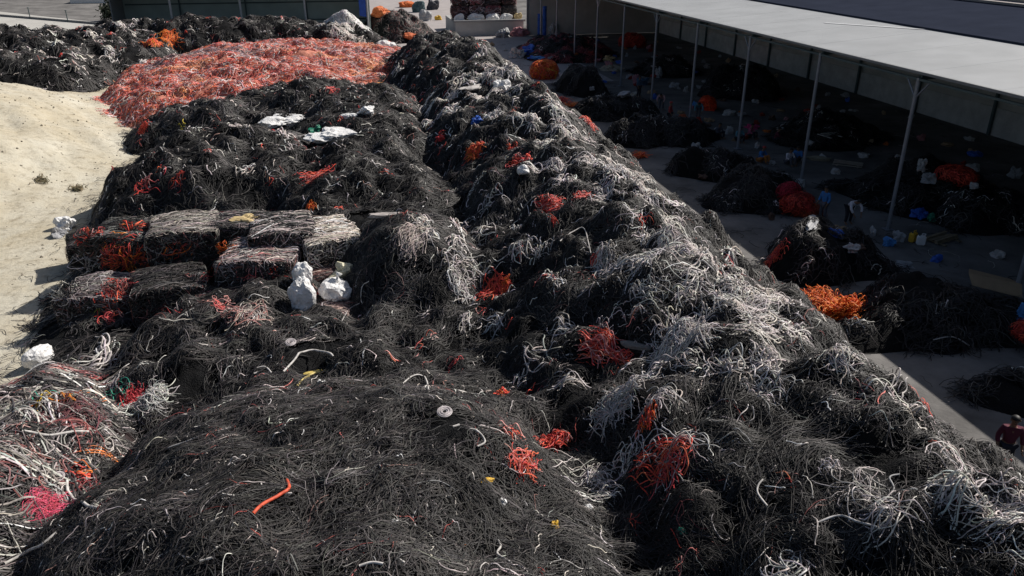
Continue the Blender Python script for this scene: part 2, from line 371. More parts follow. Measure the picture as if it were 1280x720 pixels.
def base_mesh(key, name, mat, parent, step=1, ymin=-4):
    mask = (H[key] > -.25) & (H[key] >= HT - .7) & (YY > ymin)
    mask = mask[::step, ::step]; Z = H[key][::step, ::step]; X = XX[::step, ::step]; Y = YY[::step, ::step]
    cell = mask[:-1, :-1] & mask[1:, :-1] & mask[:-1, 1:] & mask[1:, 1:]
    j, i = np.nonzero(cell); w = mask.shape[1]
    Q = np.stack([j * w + i, j * w + i + 1, (j + 1) * w + i + 1, (j + 1) * w + i], -1)
    u, inv = np.unique(Q.ravel(), return_inverse=True)
    V = np.stack([X.ravel()[u], Y.ravel()[u], np.minimum(Z, HS[::step, ::step] + 10 * (Z < HT[::step, ::step] - .3)).ravel()[u] - .07], -1)
    return npmesh(name, V, inv.reshape(-1, 4), mat, parent)

HEAPS = [
 ('A', 'cable_heap', 'long high ridge of tangled black and pale scrap cable running beside the open shed', 2.8, prof_black, M_MASS, 1),
 ('B', 'cable_heap', 'broad foreground heap of fine matted black cable in the lower middle', 3.7, prof_black, M_MASS, 1),
 ('C', 'cable_heap', 'low heap of multicoloured grey, maroon and pink cables at the lower left beside the sand', 4.4, prof_mixed, M_MASS_MULTI, 1),
 ('E', 'cable_heap', 'rounded black cable heap directly behind the square bales', 1.6, prof_black, M_MASS, 1),
 ('E2', 'cable_heap', 'small low black cable heap poking onto the sand below the salmon pile', 1.4, prof_black, M_MASS, 1),
 ('F', 'cable_heap', 'long low dark heap under two white sheets, left of the ridge', 1.5, prof_black, M_MASS, 1),
 ('F2', 'cable_heap', 'smooth round black cable dome just right of the bales and two white sacks', 2.6, prof_black, M_MASS, 1),
 ('V', 'cable_heap', 'low dark cable litter filling the valley between the ridge and the left heaps', 2.0, prof_black, M_MASS, 1),
 ('F3', 'cable_heap', 'loose black cable litter the square bales sit on', 1.6, prof_black, M_MASS, 1),
 ('G', 'cable_heap', 'wide salmon orange heap of shredded cable sheathing', 1.7, prof_salmon, M_MASS_SALMON, 2),
 ('H', 'cable_heap', 'far dark cable bank along the back left, in front of the green grey shed', .8, prof_black, M_MASS, 2),
]
def prof_small(key, x, y, dist, far, S, dark, pale):
    if key == 'W': return prof_pal([(.7,.68,.66),(.6,.58,.56),(.66,.62,.6)], x, y, far, pale)
    if key == 'L': return prof_pal([(.04,.035,.035),(.03,.03,.03),(.02,.02,.02),(.15,.05,.045),(.25,.2,.18),(.06,.05,.05)], x, y, far, dark)
    if key == 'K13' and rng.random() < .5: return prof_pal([(.2,.03,.04),(.3,.08,.08),(.1,.04,.04)], x, y, far, dark)
    r = .010 + .022 * far; bundle(dark, x, y, 34, .55, rng.uniform(0, 3.1), .8, rng.uniform(.6, 1.3), rng.normal(0, 1.6), 1.2, .12, .14, r, BLACKS, 8)
    if rng.random() < (.5 if key in ('K3b', 'K4', 'K9') else .22): bundle(pale, x, y, rng.integers(3, 12), .4, rng.uniform(0, 3), .8, .6, rng.normal(0, 2.5), 1.6, .14, .14, r * .8, PALES + GREYS, 12)
def prof_pal(pal, x, y, far, tgt): bundle(tgt, x, y, 26, .7, rng.uniform(0, 3.1), .6, 1.2, rng.normal(0, 1.2), 1, .12, .12, .035, pal, 7)
for k, v in SMALL.items(): HEAPS.append((k, 'cable_heap', v[5], 3 if k == 'W' else 1.5, prof_small, surf('packed_white_strands', (.5, .49, .47), .9, .2, 3, .8, 20) if k == 'W' else M_MASS, 1))
for (k, nm, lab, dens, prof, mat, step) in HEAPS:
    js, is_ = np.nonzero(H[k] > .1)
    root = empty(nm, (float(gx[is_].mean()), float(gy[js].mean()), 0)); tag(root, lab, 'cable heap', 'heaps of scrap cable in the yard')
    inv = np.array(root.location)
    m = base_mesh(k, 'packed_core', mat, root, step)
    d, p = fill_heap(k, dens, prof)
    obs = [m]
    o = d.build('dark_cables', parent=root)
    if o: o['kind'] = 'stuff'; obs.append(o)
    o = p.build('salmon_cables' if k == 'G' else 'pale_cables', parent=root)
    if o: o['kind'] = 'stuff'; obs.append(o)
    for o in obs: o.location = -root.location
# ------------------------------------------------------------------ ground
M_CONC = surf('yard_concrete', (.18, .172, .165), .95, .5, .3, .25, 6, spec=.2, detail=10)
M_CONC2 = surf('pale_concrete', (.50, .485, .45), .9, .12, .3, .2, 6, spec=.2, detail=10)
M_ROAD = surf('dusty_concrete', (.40, .365, .355), .9, .14, .4, .2, 6, spec=.2, detail=10)
def sandmat():
    m, nt, b = newmat('dry_sand'); N = nt.nodes; L = nt.links
    tc = N.new('ShaderNodeTexCoord')
    n1 = N.new('ShaderNodeTexNoise'); n1.inputs['Scale'].default_value = .25; n1.inputs['Detail'].default_value = 10; n1.inputs['Roughness'].default_value = .7
    n2 = N.new('ShaderNodeTexNoise'); n2.inputs['Scale'].default_value = 2.2; n2.inputs['Detail'].default_value = 9; n2.inputs['Roughness'].default_value = .75
    L.new(tc.outputs['Object'], n1.inputs['Vector']); L.new(tc.outputs['Object'], n2.inputs['Vector'])
    c1 = N.new('ShaderNodeValToRGB'); c1.color_ramp.elements[0].position = .35; c1.color_ramp.elements[0].color = (.50, .44, .325, 1)
    c1.color_ramp.elements[1].position = .65; c1.color_ramp.elements[1].color = (.60, .565, .47, 1)
    L.new(n1.outputs['Fac'], c1.inputs[0])
    c2 = N.new('ShaderNodeValToRGB'); c2.color_ramp.elements[0].position = .30; c2.color_ramp.elements[0].color = (.42, .38, .34, 1)
    c2.color_ramp.elements[1].position = .50; c2.color_ramp.elements[1].color = (1, 1, 1, 1); L.new(n2.outputs['Fac'], c2.inputs[0])
    mx = N.new('ShaderNodeMix'); mx.data_type = 'RGBA'; mx.blend_type = 'MULTIPLY'; mx.inputs[0].default_value = .8
    L.new(c1.outputs[0], mx.inputs[6]); L.new(c2.outputs[0], mx.inputs[7]); L.new(mx.outputs[2], b.inputs['Base Color'])
    b.inputs['Roughness'].default_value = .95; b.inputs['Specular IOR Level'].default_value = .1
    bp = N.new('ShaderNodeBump'); bp.inputs['Strength'].default_value = .6; bp.inputs['Distance'].default_value = .12
    n3 = N.new('ShaderNodeTexNoise'); n3.inputs['Scale'].default_value = 3; n3.inputs['Detail'].default_value = 12; n3.inputs['Roughness'].default_value = .7
    L.new(tc.outputs['Object'], n3.inputs['Vector']); L.new(n3.outputs['Fac'], bp.inputs['Height']); L.new(bp.outputs['Normal'], b.inputs['Normal'])
    return m
M_SAND = sandmat()
g = MB(); g.add([(-900, -300, -.02), (900, -300, -.02), (900, 1500, -.02), (-900, 1500, -.02)], [(0, 1, 2, 3)])
tag(g.build('ground', M_CONC), kind='structure')
# sandy ground with an uneven border, and the mound
edge = -3 + fbm(XX, YY, 6, 61, 4) * 4; far_e = 78 + fbm(XX, YY, 8, 66, 4) * 8
ms = (XX < edge) & (YY < far_e); st = 3
msd = ms[::st, ::st]; Xs = XX[::st, ::st]; Ys = YY[::st, ::st]
Zs = np.where(HT > 0, np.maximum(H['S'], 0), 0)[::st, ::st] * 1.0
Zs = np.maximum(H['S'], 0)[::st, ::st] + (fbm(XX, YY, 1.6, 71, 3) * .08 + .05)[::st, ::st] * np.clip((edge - XX)[::st, ::st] / 1.5, 0, 1)
def sheet(name, cellmask, Z, mat):
    j, i = np.nonzero(cellmask[:-1, :-1] & cellmask[1:, :-1] & cellmask[:-1, 1:] & cellmask[1:, 1:]); w_ = cellmask.shape[1]
    Q = np.stack([j * w_ + i, j * w_ + i + 1, (j + 1) * w_ + i + 1, (j + 1) * w_ + i], -1)
    u, inv = np.unique(Q.ravel(), return_inverse=True)
    return npmesh(name, np.stack([Xs.ravel()[u], Ys.ravel()[u], Z.ravel()[u]], -1), inv.reshape(-1, 4), mat)
tag(sheet('sand_ground', msd, Zs, M_SAND), kind='structure')
# pale concrete road at the far left, with a kerb line; dusty road in the far middle
def quad(name, pts, z, mat):
    m = MB(); m.add([(x, y, z) for x, y in pts], [(0, 1, 2, 3)]); return tag(m.build(name, mat), kind='structure')
a0 = flat(-300, -2); a1 = flat(260, 45); b0 = flat(-300, -30); b1 = flat(260, 33)
q0 = flat(-200, 8); q1 = flat(160, 60)
P1 = flat(-60, 8); P2 = flat(150, 30.5); P3 = flat(150, 62); P4 = flat(-60, 70)
quad('pale_road', [P4, P3, P2, P1], -.012, M_CONC2)
quad('dusty_road', [(4, 70), (24, 70), (24, 300), (4, 300)], -.010, M_ROAD)
K1 = flat(-40, 17); K2 = flat(150, 33)
kb = MB(); dx, dy = K2[0] - K1[0], K2[1] - K1[1]; L_ = math.hypot(dx, dy); nx_, ny_ = -dy / L_ * .2, dx / L_ * .2
kb.hexa([(K1[0], K1[1], -.02), (K2[0], K2[1], -.02), (K2[0] + nx_, K2[1] + ny_, -.02), (K1[0] + nx_, K1[1] + ny_, -.02),
         (K1[0], K1[1], .3), (K2[0], K2[1], .3), (K2[0] + nx_, K2[1] + ny_, .3), (K1[0] + nx_, K1[1] + ny_, .3)])
M_KERB = surf('weathered_kerb', (.2, .2, .2), .9, .2, 2)
tag(kb.build('kerb', M_KERB), kind='structure')
for i, px in enumerate((38, 85)):
    x, y = flat(px, 17 + (px + 40) * .0842)
    m = MB(); m.tube((x, y, 0), (x, y, 1.6), .07); m.box(x - .12, y - .12, 1.6, x + .12, y + .12, 1.68)
    tag(m.build('bollard', M_DSTEEL), ['thin dark post at the kerb line, nearer the left edge', 'thin dark post at the kerb line, closer to the green grey shed'][i], 'post', 'posts along the far kerb')
x, y = flat(88, 4.5); m = MB(); m.box(x, y, 0, x + 7, y + 5, .9); s_ = MB(); s_.box(x - .15, y - .15, .9, x + 7.15, y + 5.15, 1.05)
r0 = empty('water_tank', (x, y, 0)); tag(r0, 'low white rectangular tank standing on the far grey yard, cut by the top edge', 'tank')
for nm, mm, mt in (('tank_wall', m, surf('white_paint', (.75, .75, .74), .6, .05)), ('rim', s_, surf('rim_paint', (.6, .6, .6), .6, .05))):
    o = mm.build(nm, mt, r0); o.location = (-x, -y, 0)

# ------------------------------------------------------------------ open sheds
def sheetmat(name, col, scale=14, axis=1, rough=.5, var=.08, bump=.5):
    """ribbed metal sheet: ribs from a wave, blotches from a noise"""
    m, nt, b = newmat(name); N = nt.nodes; L = nt.links; tc = N.new('ShaderNodeTexCoord')
    wv = N.new('ShaderNodeTexWave'); wv.wave_type = 'BANDS'; wv.bands_direction = 'XYZ'[axis]; wv.inputs['Scale'].default_value = scale / 6.283 * 1.0
    L.new(tc.outputs['Object'], wv.inputs['Vector'])
    n = N.new('ShaderNodeTexNoise'); n.inputs['Scale'].default_value = .6; n.inputs['Detail'].default_value = 8; L.new(tc.outputs['Object'], n.inputs['Vector'])
    cr = N.new('ShaderNodeValToRGB'); cr.color_ramp.elements[0].color = (*[c * (1 - var) for c in col], 1); cr.color_ramp.elements[1].color = (*[c * (1 + var) for c in col], 1)
    cr.color_ramp.elements[0].position = .3; cr.color_ramp.elements[1].position = .7
    L.new(n.outputs['Fac'], cr.inputs[0]); L.new(cr.outputs[0], b.inputs['Base Color'])
    bp = N.new('ShaderNodeBump'); bp.inputs['Strength'].default_value = bump; bp.inputs['Distance'].default_value = .03
    L.new(wv.outputs['Fac'], bp.inputs['Height']); L.new(bp.outputs['Normal'], b.inputs['Normal'])
    b.inputs['Roughness'].default_value = rough; b.inputs['Specular IOR Level'].default_value = .12; return m
M_ROOF = sheetmat('pale_roof_sheet', (.38, .39, .40), 25, 1, .55, .08, .35)
M_ROOFB = sheetmat('slate_roof_sheet', (.034, .040, .060), 25, 1, .95, .1, .3)
M_ROOFB.node_tree.nodes['Principled BSDF'].inputs['Specular IOR Level'].default_value = 0
M_WALLD = sheetmat('shed_wall_sheet', (.56, .54, .50), 25, 1, .7, .15, .4)
M_WALLG = sheetmat('green_wall_sheet', (.40, .47, .44), 25, 0, .7, .12, .4)
M_TRIM = surf('roof_trim', (.22, .225, .23), .5, .1, 3)
M_STONE = surf('block_wall', (.60, .59, .57), .9, .2, 1.2, .4, 9)
M_BEIGE = surf('beige_rib', (.34, .30, .27), .7, .1, 2)
EX, EZ, SL = 23.7, 7.03, .08
def rz_(x): return EZ + SL * (x - EX)
shed = empty('open_shed', (33, 55, 0)); tag(shed, 'long open fronted steel shed on the right with a pale canopy and slate blue roof', 'shed')
def sp(name, mb, mat, par=None):
    o = mb.build(name, mat, par or shed)
    if par is None: o.location = (-33, -55, 0)
    return o
Y0, Y1 = -15.5, 104.9
m = MB(); x0, x1 = EX - .12, 30.65
m.hexa([(x0, Y0, rz_(x0)), (x1, Y0, rz_(x1)), (x1, Y1, rz_(x1)), (x0, Y1, rz_(x0)), (x0, Y0, rz_(x0) + .06), (x1, Y0, rz_(x1) + .06), (x1, Y1, rz_(x1) + .06), (x0, Y1, rz_(x0) + .06)])
roof = sp('canopy_roof', m, M_ROOF)
for k in range(28):
    yl = Y0 + 2 + k * 4.3; m2 = MB(); a_, b_ = EX - .1, 30.5
    m2.hexa([(a_, yl, rz_(a_) + .058), (b_, yl, rz_(b_) + .058), (b_, yl + .07, rz_(b_) + .058), (a_, yl + .07, rz_(a_) + .058), (a_, yl, rz_(a_) + .063), (b_, yl, rz_(b_) + .063), (b_, yl + .07, rz_(b_) + .063), (a_, yl + .07, rz_(a_) + .063)])
    m2.build('sheet_lap', M_ROOF, roof)
m = MB(); x0, x1 = 30.55, 38.7
m.hexa([(x0, Y0, rz_(x0) + .07), (x1, Y0, rz_(x1) + .07), (x1, Y1, rz_(x1) + .07), (x0, Y1, rz_(x0) + .07), (x0, Y0, rz_(x0) + .16), (x1, Y0, rz_(x1) + .16), (x1, Y1, rz_(x1) + .16), (x0, Y1, rz_(x0) + .16)])
sp('main_roof', m, M_ROOFB)
m = MB(); x0, x1 = 38.6, 60
m.hexa([(x0, Y0, rz_(x0)), (x1, Y0, rz_(x1) + .3), (x1, Y1, rz_(x1) + .3), (x0, Y1, rz_(x0)), (x0, Y0, rz_(x0) + .2), (x1, Y0, rz_(x1) + .5), (x1, Y1, rz_(x1) + .5), (x0, Y1, rz_(x0) + .2)])
upper = sp('upper_roof', m, M_ROOFB)
for k in range(8):
    x = 38.75 + k * 1.25; z = rz_(x) + .2 + .014 * (x - 38.6)
    m = MB(); m.box(x, Y0, z - .05, x + .42, Y1, z + .13); o = m.build('roof_rib', M_BEIGE, upper)
m = MB()
A = flat(1030, 30, rz_(27)); B = flat(1155, 38, rz_(30))
A = (27.6, A[1]); 
def onroof(px, py):
    d = ray(px, py); t = (EZ - SL * EX - CAMZ) / (d[2] - SL * d[0]); return np.array([d[0] * t, d[1] * t, CAMZ + d[2] * t + .068])
A = onroof(1031, 30); B = onroof(1156, 38.5); u = (B - A) / np.linalg.norm(B - A); v = np.array([-u[1], u[0], 0]) * .14
m.hexa([A - v, B - v, B + v, A + v, A - v + (0, 0, .008), B - v + (0, 0, .008), B + v + (0, 0, .008), A + v + (0, 0, .008)])
sp('glint_strip', m, surf('painted_glint', (.85, .85, .85), .35, .02))  # thin white strip painted in for a specular glint on the canopy
m = MB(); m.box(EX - .22, Y0, EZ - .06, EX - .125, Y1, EZ + .05); sp('gutter', m, M_TRIM)
for k in range(12):                          # eave brackets that read as a ragged shadow line
    pass
m = MB(); m.box(EX - .05, Y0, EZ - .36, EX + .05, Y1, EZ - .26); sp('eave_beam', m, M_DSTEEL)
WX = 42.0
m = MB(); m.box(WX, Y0, 1.8, WX + .1, Y1, rz_(WX) - .01); bw = sp('back_wall', m, M_WALLD)
m = MB(); m.box(WX - .1, Y0, 0, WX + .2, Y1, 1.8); sp('block_plinth', m, M_STONE)
m = MB(); m.box(EX, Y1, 0, WX, Y1 + .12, 7.6); sp('end_wall', m, sheetmat('end_wall_sheet', (.45, .44, .42), 25, 0, .7, .15, .4))
m = MB(); m.box(EX, Y0 - .12, 0, WX, Y0, 7.6); sp('end_wall', m, M_WALLD)
for z in (3.0, 4.6, 6.3):
    m = MB(); m.box(WX - .16, Y0 + .1, z, WX - .005, Y1 - .1, z + .2); m.build('girt', M_DSTEEL, bw)
cols_y = [29.8 - 7.5 * 6 + 7.5 * k for k in range(17)]
for k, y in enumerate(cols_y):
    m = MB(); m.tube((EX, y, 0), (EX, y, EZ - .25), .085, 10)
    if 0 <= k <= 16 and (k % 2 == 0 or True):
        pass
    if k % 2 == 0:
        m.tube((EX, y, EZ - 1.1), (EX, y - .75, EZ - .3), .04, 6); m.tube((EX, y, EZ - 1.1), (EX, y + .75, EZ - .3), .04, 6)
    m.box(EX - .2, y - .2, 0, EX + .2, y + .2, .03)
    o = sp('column', m, M_STEEL)
    m = MB(); m.box(WX - .3, y - .1, 0, WX - .14, y + .1, 7.9); sp('wall_column', m, M_DSTEEL)
    m = MB(); m.hexa([(EX + .1, y - .06, EZ - .35), (WX - .3, y - .06, rz_(WX) - .45), (WX - .3, y + .06, rz_(WX) - .45), (EX + .1, y + .06, EZ - .35),
                      (EX + .1, y - .06, EZ - .06), (WX - .3, y - .06, rz_(WX) - .12), (WX - .3, y + .06, rz_(WX) - .12), (EX + .1, y + .06, EZ - .06)])
    sp('rafter', m, M_DSTEEL)

# green grey shed at the back left, seen below its roof
sh2 = empty('open_shed', (-10, 102, 0)); tag(sh2, 'far open shed at the upper left with green grey wall sheets and thin pale columns', 'shed')
def sp2(name, mb, mat):
    o = mb.build(name, mat, sh2); o.location = (10, -102, 0); return o
SX0, SX1, SY = -25.4, 3.5, 102.0
m = MB(); m.box(SX0, SY - 1, 7.0, SX1 + .3, SY + 7, 7.12); sp2('roof', m, M_ROOF)
m = MB(); m.box(SX0, SY + 6, 0, SX1, SY + 6.15, 7); bw2 = sp2('back_wall', m, M_WALLG)
for z in (2.2, 4.3):
    m = MB(); m.box(SX0 + .2, SY + 5.85, z, SX1 - .2, SY + 5.98, z + .14); m.build('girt', M_DSTEEL, bw2)
m = MB(); m.box(SX0 - .12, SY + .3, 0, SX0, SY + 6, 7); sp2('side_wall', m, M_TRIM)
m = MB(); m.box(SX1, SY + .3, 0, SX1 + .12, SY + 6, 7); sp2('side_wall', m, M_WALLG)
for i, px in enumerate((220, 303.5, 384, 462)):
    x = {220: -19.0, 303.5: -11.3, 384: -4.0, 462: 3.3}[px]
    m = MB(); m.tube((x, SY, 0), (x, SY, 6.95), .13, 10); sp2('column', m, surf('pale_post', (.5, .5, .49), .6, .1) if px == 220 else bpy.data.materials['pale_post'])
    m = MB(); m.box(x - .09, SY + 5.7, 0, x + .09, SY + 5.84, 7); sp2('wall_column', m, M_DSTEEL)
# blue banner on the right-hand column
bm_ = MB(); n = 8
vs = []; 
for i in range(n + 1):
    for j in range(3):
        xx = 2.35 + j * .4; vs.append((xx, SY - .18 - .06 * math.sin(i * 1.3 + j), 6.5 - i * .42 - .08 * j))
qs = [(i * 3 + j, i * 3 + j + 1, (i + 1) * 3 + j + 1, (i + 1) * 3 + j) for i in range(n) for j in range(2)]
b2 = MB(); b2.add(vs, qs); b2.add([(x, y + .02, z) for x, y, z in vs], [q[::-1] for q in qs])
tag(b2.build('banner', surf('blue_cloth', (.03, .1, .45), .7, .2, 3), smooth=True), 'narrow blue cloth banner hanging beside the right column of the far left shed', 'banner')

# ------------------------------------------------------------------ strand-covered solids: bales, nets, small tangles
def shell(tgt, c, dims, p, n, r, cols, ln, mode='x', wig=.12, S=10, rot=0, out=.03, zmin=None, cv=.3, puff=.05, side=None):
    a = np.array(dims, float)
    D = rng.normal(size=(n, 3)); D /= np.linalg.norm(D, axis=1, keepdims=True)
    D[:, 2] = np.where(D[:, 2] < -.35, -D[:, 2], D[:, 2])
    if mode == 'x':
        d = np.tile([1., 0, 0], (n, 1)) + rng.normal(0, .18, (n, 3))
    elif mode == 'z':
        d = np.tile([0., .4, 1.], (n, 1)) + rng.normal(0, .3, (n, 3))
    elif mode == 'y': d = np.tile([0., 1., .2], (n, 1)) + rng.normal(0, .25, (n, 3))
    else: d = rng.normal(size=(n, 3))
    d /= np.linalg.norm(d, axis=1, keepdims=True)
    P0 = D * a * .9; l = ln * rng.uniform(.5, 1.2, n)
    t = np.linspace(-.5, .5, S)[None, :, None]
    P = P0[:, None, :] + d[:, None, :] * t * l[:, None, None]
    wv = np.cumsum(rng.normal(0, wig * ln / S, (n, S, 3)), axis=1); wv = wv + np.cumsum(wv, 1) * .12
    P = P + wv
    if mode == 'coil':
        ax = rng.normal(size=(n, 3)); ax /= np.linalg.norm(ax, axis=1, keepdims=True); e1 = np.cross(ax, (0, 0, 1.)); e1 /= np.linalg.norm(e1, axis=1, keepdims=True) + 1e-6; e2 = np.cross(ax, e1)
        ph = np.linspace(0, 1, S)[None, :] * (l / (min(dims) * .6))[:, None] + rng.uniform(0, 6, (n, 1))
        rad = min(dims) * rng.uniform(.25, .7, n)
        P = P0[:, None, :] * .8 + (np.cos(ph)[..., None] * e1[:, None] + np.sin(ph)[..., None] * e2[:, None]) * rad[:, None, None] + wv
    k = (np.abs(P / a) ** p).sum(2) ** (1 / p); P = P / (k[..., None] + 1e-6)
    Nn = np.sign(P) * np.abs(P / a) ** (p - 1) / a; Nn /= np.linalg.norm(Nn, axis=2, keepdims=True) + 1e-9
    lift = out * rng.uniform(-.3, 1, (n, 1)) + puff * rng.uniform(0, 1, (n, 1)) * np.sin(np.pi * np.linspace(0, 1, S))[None, :]
    P = P + Nn * lift[..., None]
    cr, sr = math.cos(rot), math.sin(rot)
    def rotz(A): B = A.copy(); B[..., 0] = A[..., 0] * cr - A[..., 1] * sr; B[..., 1] = A[..., 0] * sr + A[..., 1] * cr; return B
    P = rotz(P) + np.array(c); Nn = rotz(Nn)
    CC = jit(cols, n, cv)
    if side is not None: mid = Nn[:, S // 2, 2] < .5; c2 = jit(side, n, cv); CC = np.where((mid & (rng.random(n) < .85))[:, None], c2, CC)
    tgt.put(P, Nn, r * rng.uniform(.7, 1.3, n), CC)
def boxshell(tgt, dims, top, side, r=.013, n=900):
    a, b, h = dims                      # half length, half width, half height; box stands on z=0
    faces = [(a * b, 0), (a * h, 1), (b * h, 2), (b * h, 3), (a * h * .5, 4)]; tot = sum(f[0] for f in faces)
    for ar, f in faces:
        m = int(n * ar / tot); S = 14; hu, hv = {0: (a, b), 1: (a, h), 2: (b, h), 3: (b, h), 4: (a, h)}[f]
        u0 = rng.uniform(-1, 1, m) * hu; v0 = rng.uniform(-1, 1, m) * hv
        th = np.where(rng.random(m) < (.85 if f == 0 else .45), rng.normal(0, .16, m), rng.uniform(0, 3.14, m)); l = rng.uniform(.35, 1.5, m)
        t = np.linspace(-.5, .5, S)[None]; T_ = th[:, None] + np.cumsum(rng.normal(0, .16 if f == 0 else .3, (m, S)), 1) + rng.normal(0, .5, (m, 1)) * t
        st = (l / (S - 1))[:, None]; U = u0[:, None] + np.cumsum(np.cos(T_) * st, 1) - l[:, None] * .5 * np.cos(th)[:, None]; V = v0[:, None] + np.cumsum(np.sin(T_) * st, 1) - l[:, None] * .5 * np.sin(th)[:, None]
        W = rng.uniform(-.02, .05, (m, 1)) + rng.uniform(0, .09, (m, 1)) * np.sin(np.pi * (t + .5)) + np.zeros_like(U)
        for X_, hh_ in ((U, hu), (V, hv)):
            e = np.clip(np.abs(X_) - hh_, 0, None); X_[:] = np.where(e > 0, np.sign(X_) * (hh_ + np.minimum(e, .05)), X_); W = W - np.clip(e - .03, 0, .35)
        if f == 0: P = np.stack([U, V, 2 * h + W], -1); nv = (0, 0, 1)
        elif f == 1: P = np.stack([U, -b - W, h + V], -1); nv = (0, -1, .15)
        elif f == 2: P = np.stack([a + W, U, h + V], -1); nv = (1, 0, .15)
        elif f == 3: P = np.stack([-a - W, U, h + V], -1); nv = (-1, 0, .15)
        else: P = np.stack([U, b + W, h + V], -1); nv = (0, 1, .15)
        P[..., 2] = np.maximum(P[..., 2], .01)
        P = P + .05 * np.sin(P[..., [1, 2, 0]] * 2.3 + 1.7 * a + f * 0)
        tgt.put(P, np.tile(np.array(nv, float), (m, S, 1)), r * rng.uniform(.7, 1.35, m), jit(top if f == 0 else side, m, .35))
def core(name, dims, p, mat, parent, rough=.05, seed=0, loc=(0, 0, 0), rz=0):
    import bmesh
    bm = bmesh.new(); bmesh.ops.create_icosphere(bm, subdivisions=4, radius=1)
    r = np.random.default_rng(seed); ph = r.uniform(0, 6, 6)
    for v in bm.verts:
        x, y, z = v.co; k = (abs(x) ** p + abs(y) ** p + abs(z) ** p) ** (1 / p)
        s = 1 / k * (1 - rough + rough * (math.sin(x * 5 + ph[0]) * math.sin(y * 6 + ph[1]) + math.sin(z * 7 + ph[2] + x * 3) * .6))
        v.co = (x * s * dims[0], y * s * dims[1], z * s * dims[2])
    me = bpy.data.meshes.new(name); bm.to_mesh(me); bm.free(); me.materials.append(mat)
    for pl in me.polygons: pl.use_smooth = True
    o = bpy.data.objects.new(name, me); COL.objects.link(o); o.parent = parent; o.location = loc; o.rotation_euler.z = rz; return o
BL = BLACKS
BALES = [  # px, py of the top face centre, top z, half L, half W, half H, turn, main palette, accents, label
 (160,290,2.2,1.15,1.05,.70,-.28, GREYS + BL, [((.3,-1,0),REDS+ORANGES)], 'upper left bale with grey tarp strips on top and orange red front'),
 (231,283,2.5,1.10,1.1,.68,.10, [(.3,.27,.24),(.25,.23,.21),(.4,.36,.33),(.12,.1,.1)], [], 'bale topped with combed brownish grey cables, second from the left at the back'),
 (300,279,2.45,.95,.9,.62,-.2, BL+GREYS+[(.4,.3,.3)], [], 'rough black and grey bale under the yellowish cream sack'),
 (352,284,2.6,1.0,1.1,.74,.06, [(.42,.37,.36),(.5,.42,.41),(.06,.055,.055),(.03,.03,.03),(.03,.03,.03)], [], 'striped black and grey pink bale at the back, beside the beige bale'),
 (112,302,1.1,.7,.8,.5,.3, BL, [], 'small black bale at the outer left end of the bale stack'),
 (256,315,1.55,1.0,.9,.62,.22, BL + [(.05,.045,.04)], [], 'dark bale with the orange hose loops in its front'),
 (326,318,2.15,1.15,1.05,.90,-.16, [(.45,.38,.37),(.5,.42,.4),(.35,.2,.19),(.12,.09,.09),(.3,.27,.27)], [((0,-1,0),BL+BL+PINKS)], 'square bale with pale pink grey top standing proud in the middle'),
 (132,362,1.2,1.1,1.0,.62,-.16, [(.3,.25,.25),(.36,.33,.32),(.2,.17,.17),(.08,.07,.07)], [((1,-.6,.3),REDS+PINKS)], 'lower left bale next to the sand with a red corner'),
 (212,352,1.55,1.05,1.0,.80,.18, BL + [(.1,.09,.09)], [], 'black front bale with few pale ends, right of the red cornered one'),
 (285,380,1.25,1.1,.9,.65,-.12, BL + [(.2,.1,.1),(.1,.06,.06)], [], 'low dark front bale with curly pink cables'),
 (409,292,2.4,.90,1.25,.85,.25, [(.62,.54,.47),(.56,.5,.44),(.68,.6,.54),(.2,.17,.15)], [], 'beige bale of chopped pale cables at the right end'),
 (396,343,1.45,.8,.7,.62,.3, [(.2,.1,.09),(.12,.06,.06),(.3,.22,.2),(.06,.05,.05)], [], 'small dark maroon bale below the beige bale'),
 (402,385,1.1,.85,.8,.5,-.1, [(.34,.25,.22),(.28,.2,.18),(.4,.32,.29),(.2,.12,.11)], [], 'low brownish bale between the two white sacks'),
 (172,316,1.55,.85,.75,.62,-.35, REDS + ORANGES + BL + BL + BL + PINKS, [], 'middle bale of red and orange cables under the tarp topped one'),
]
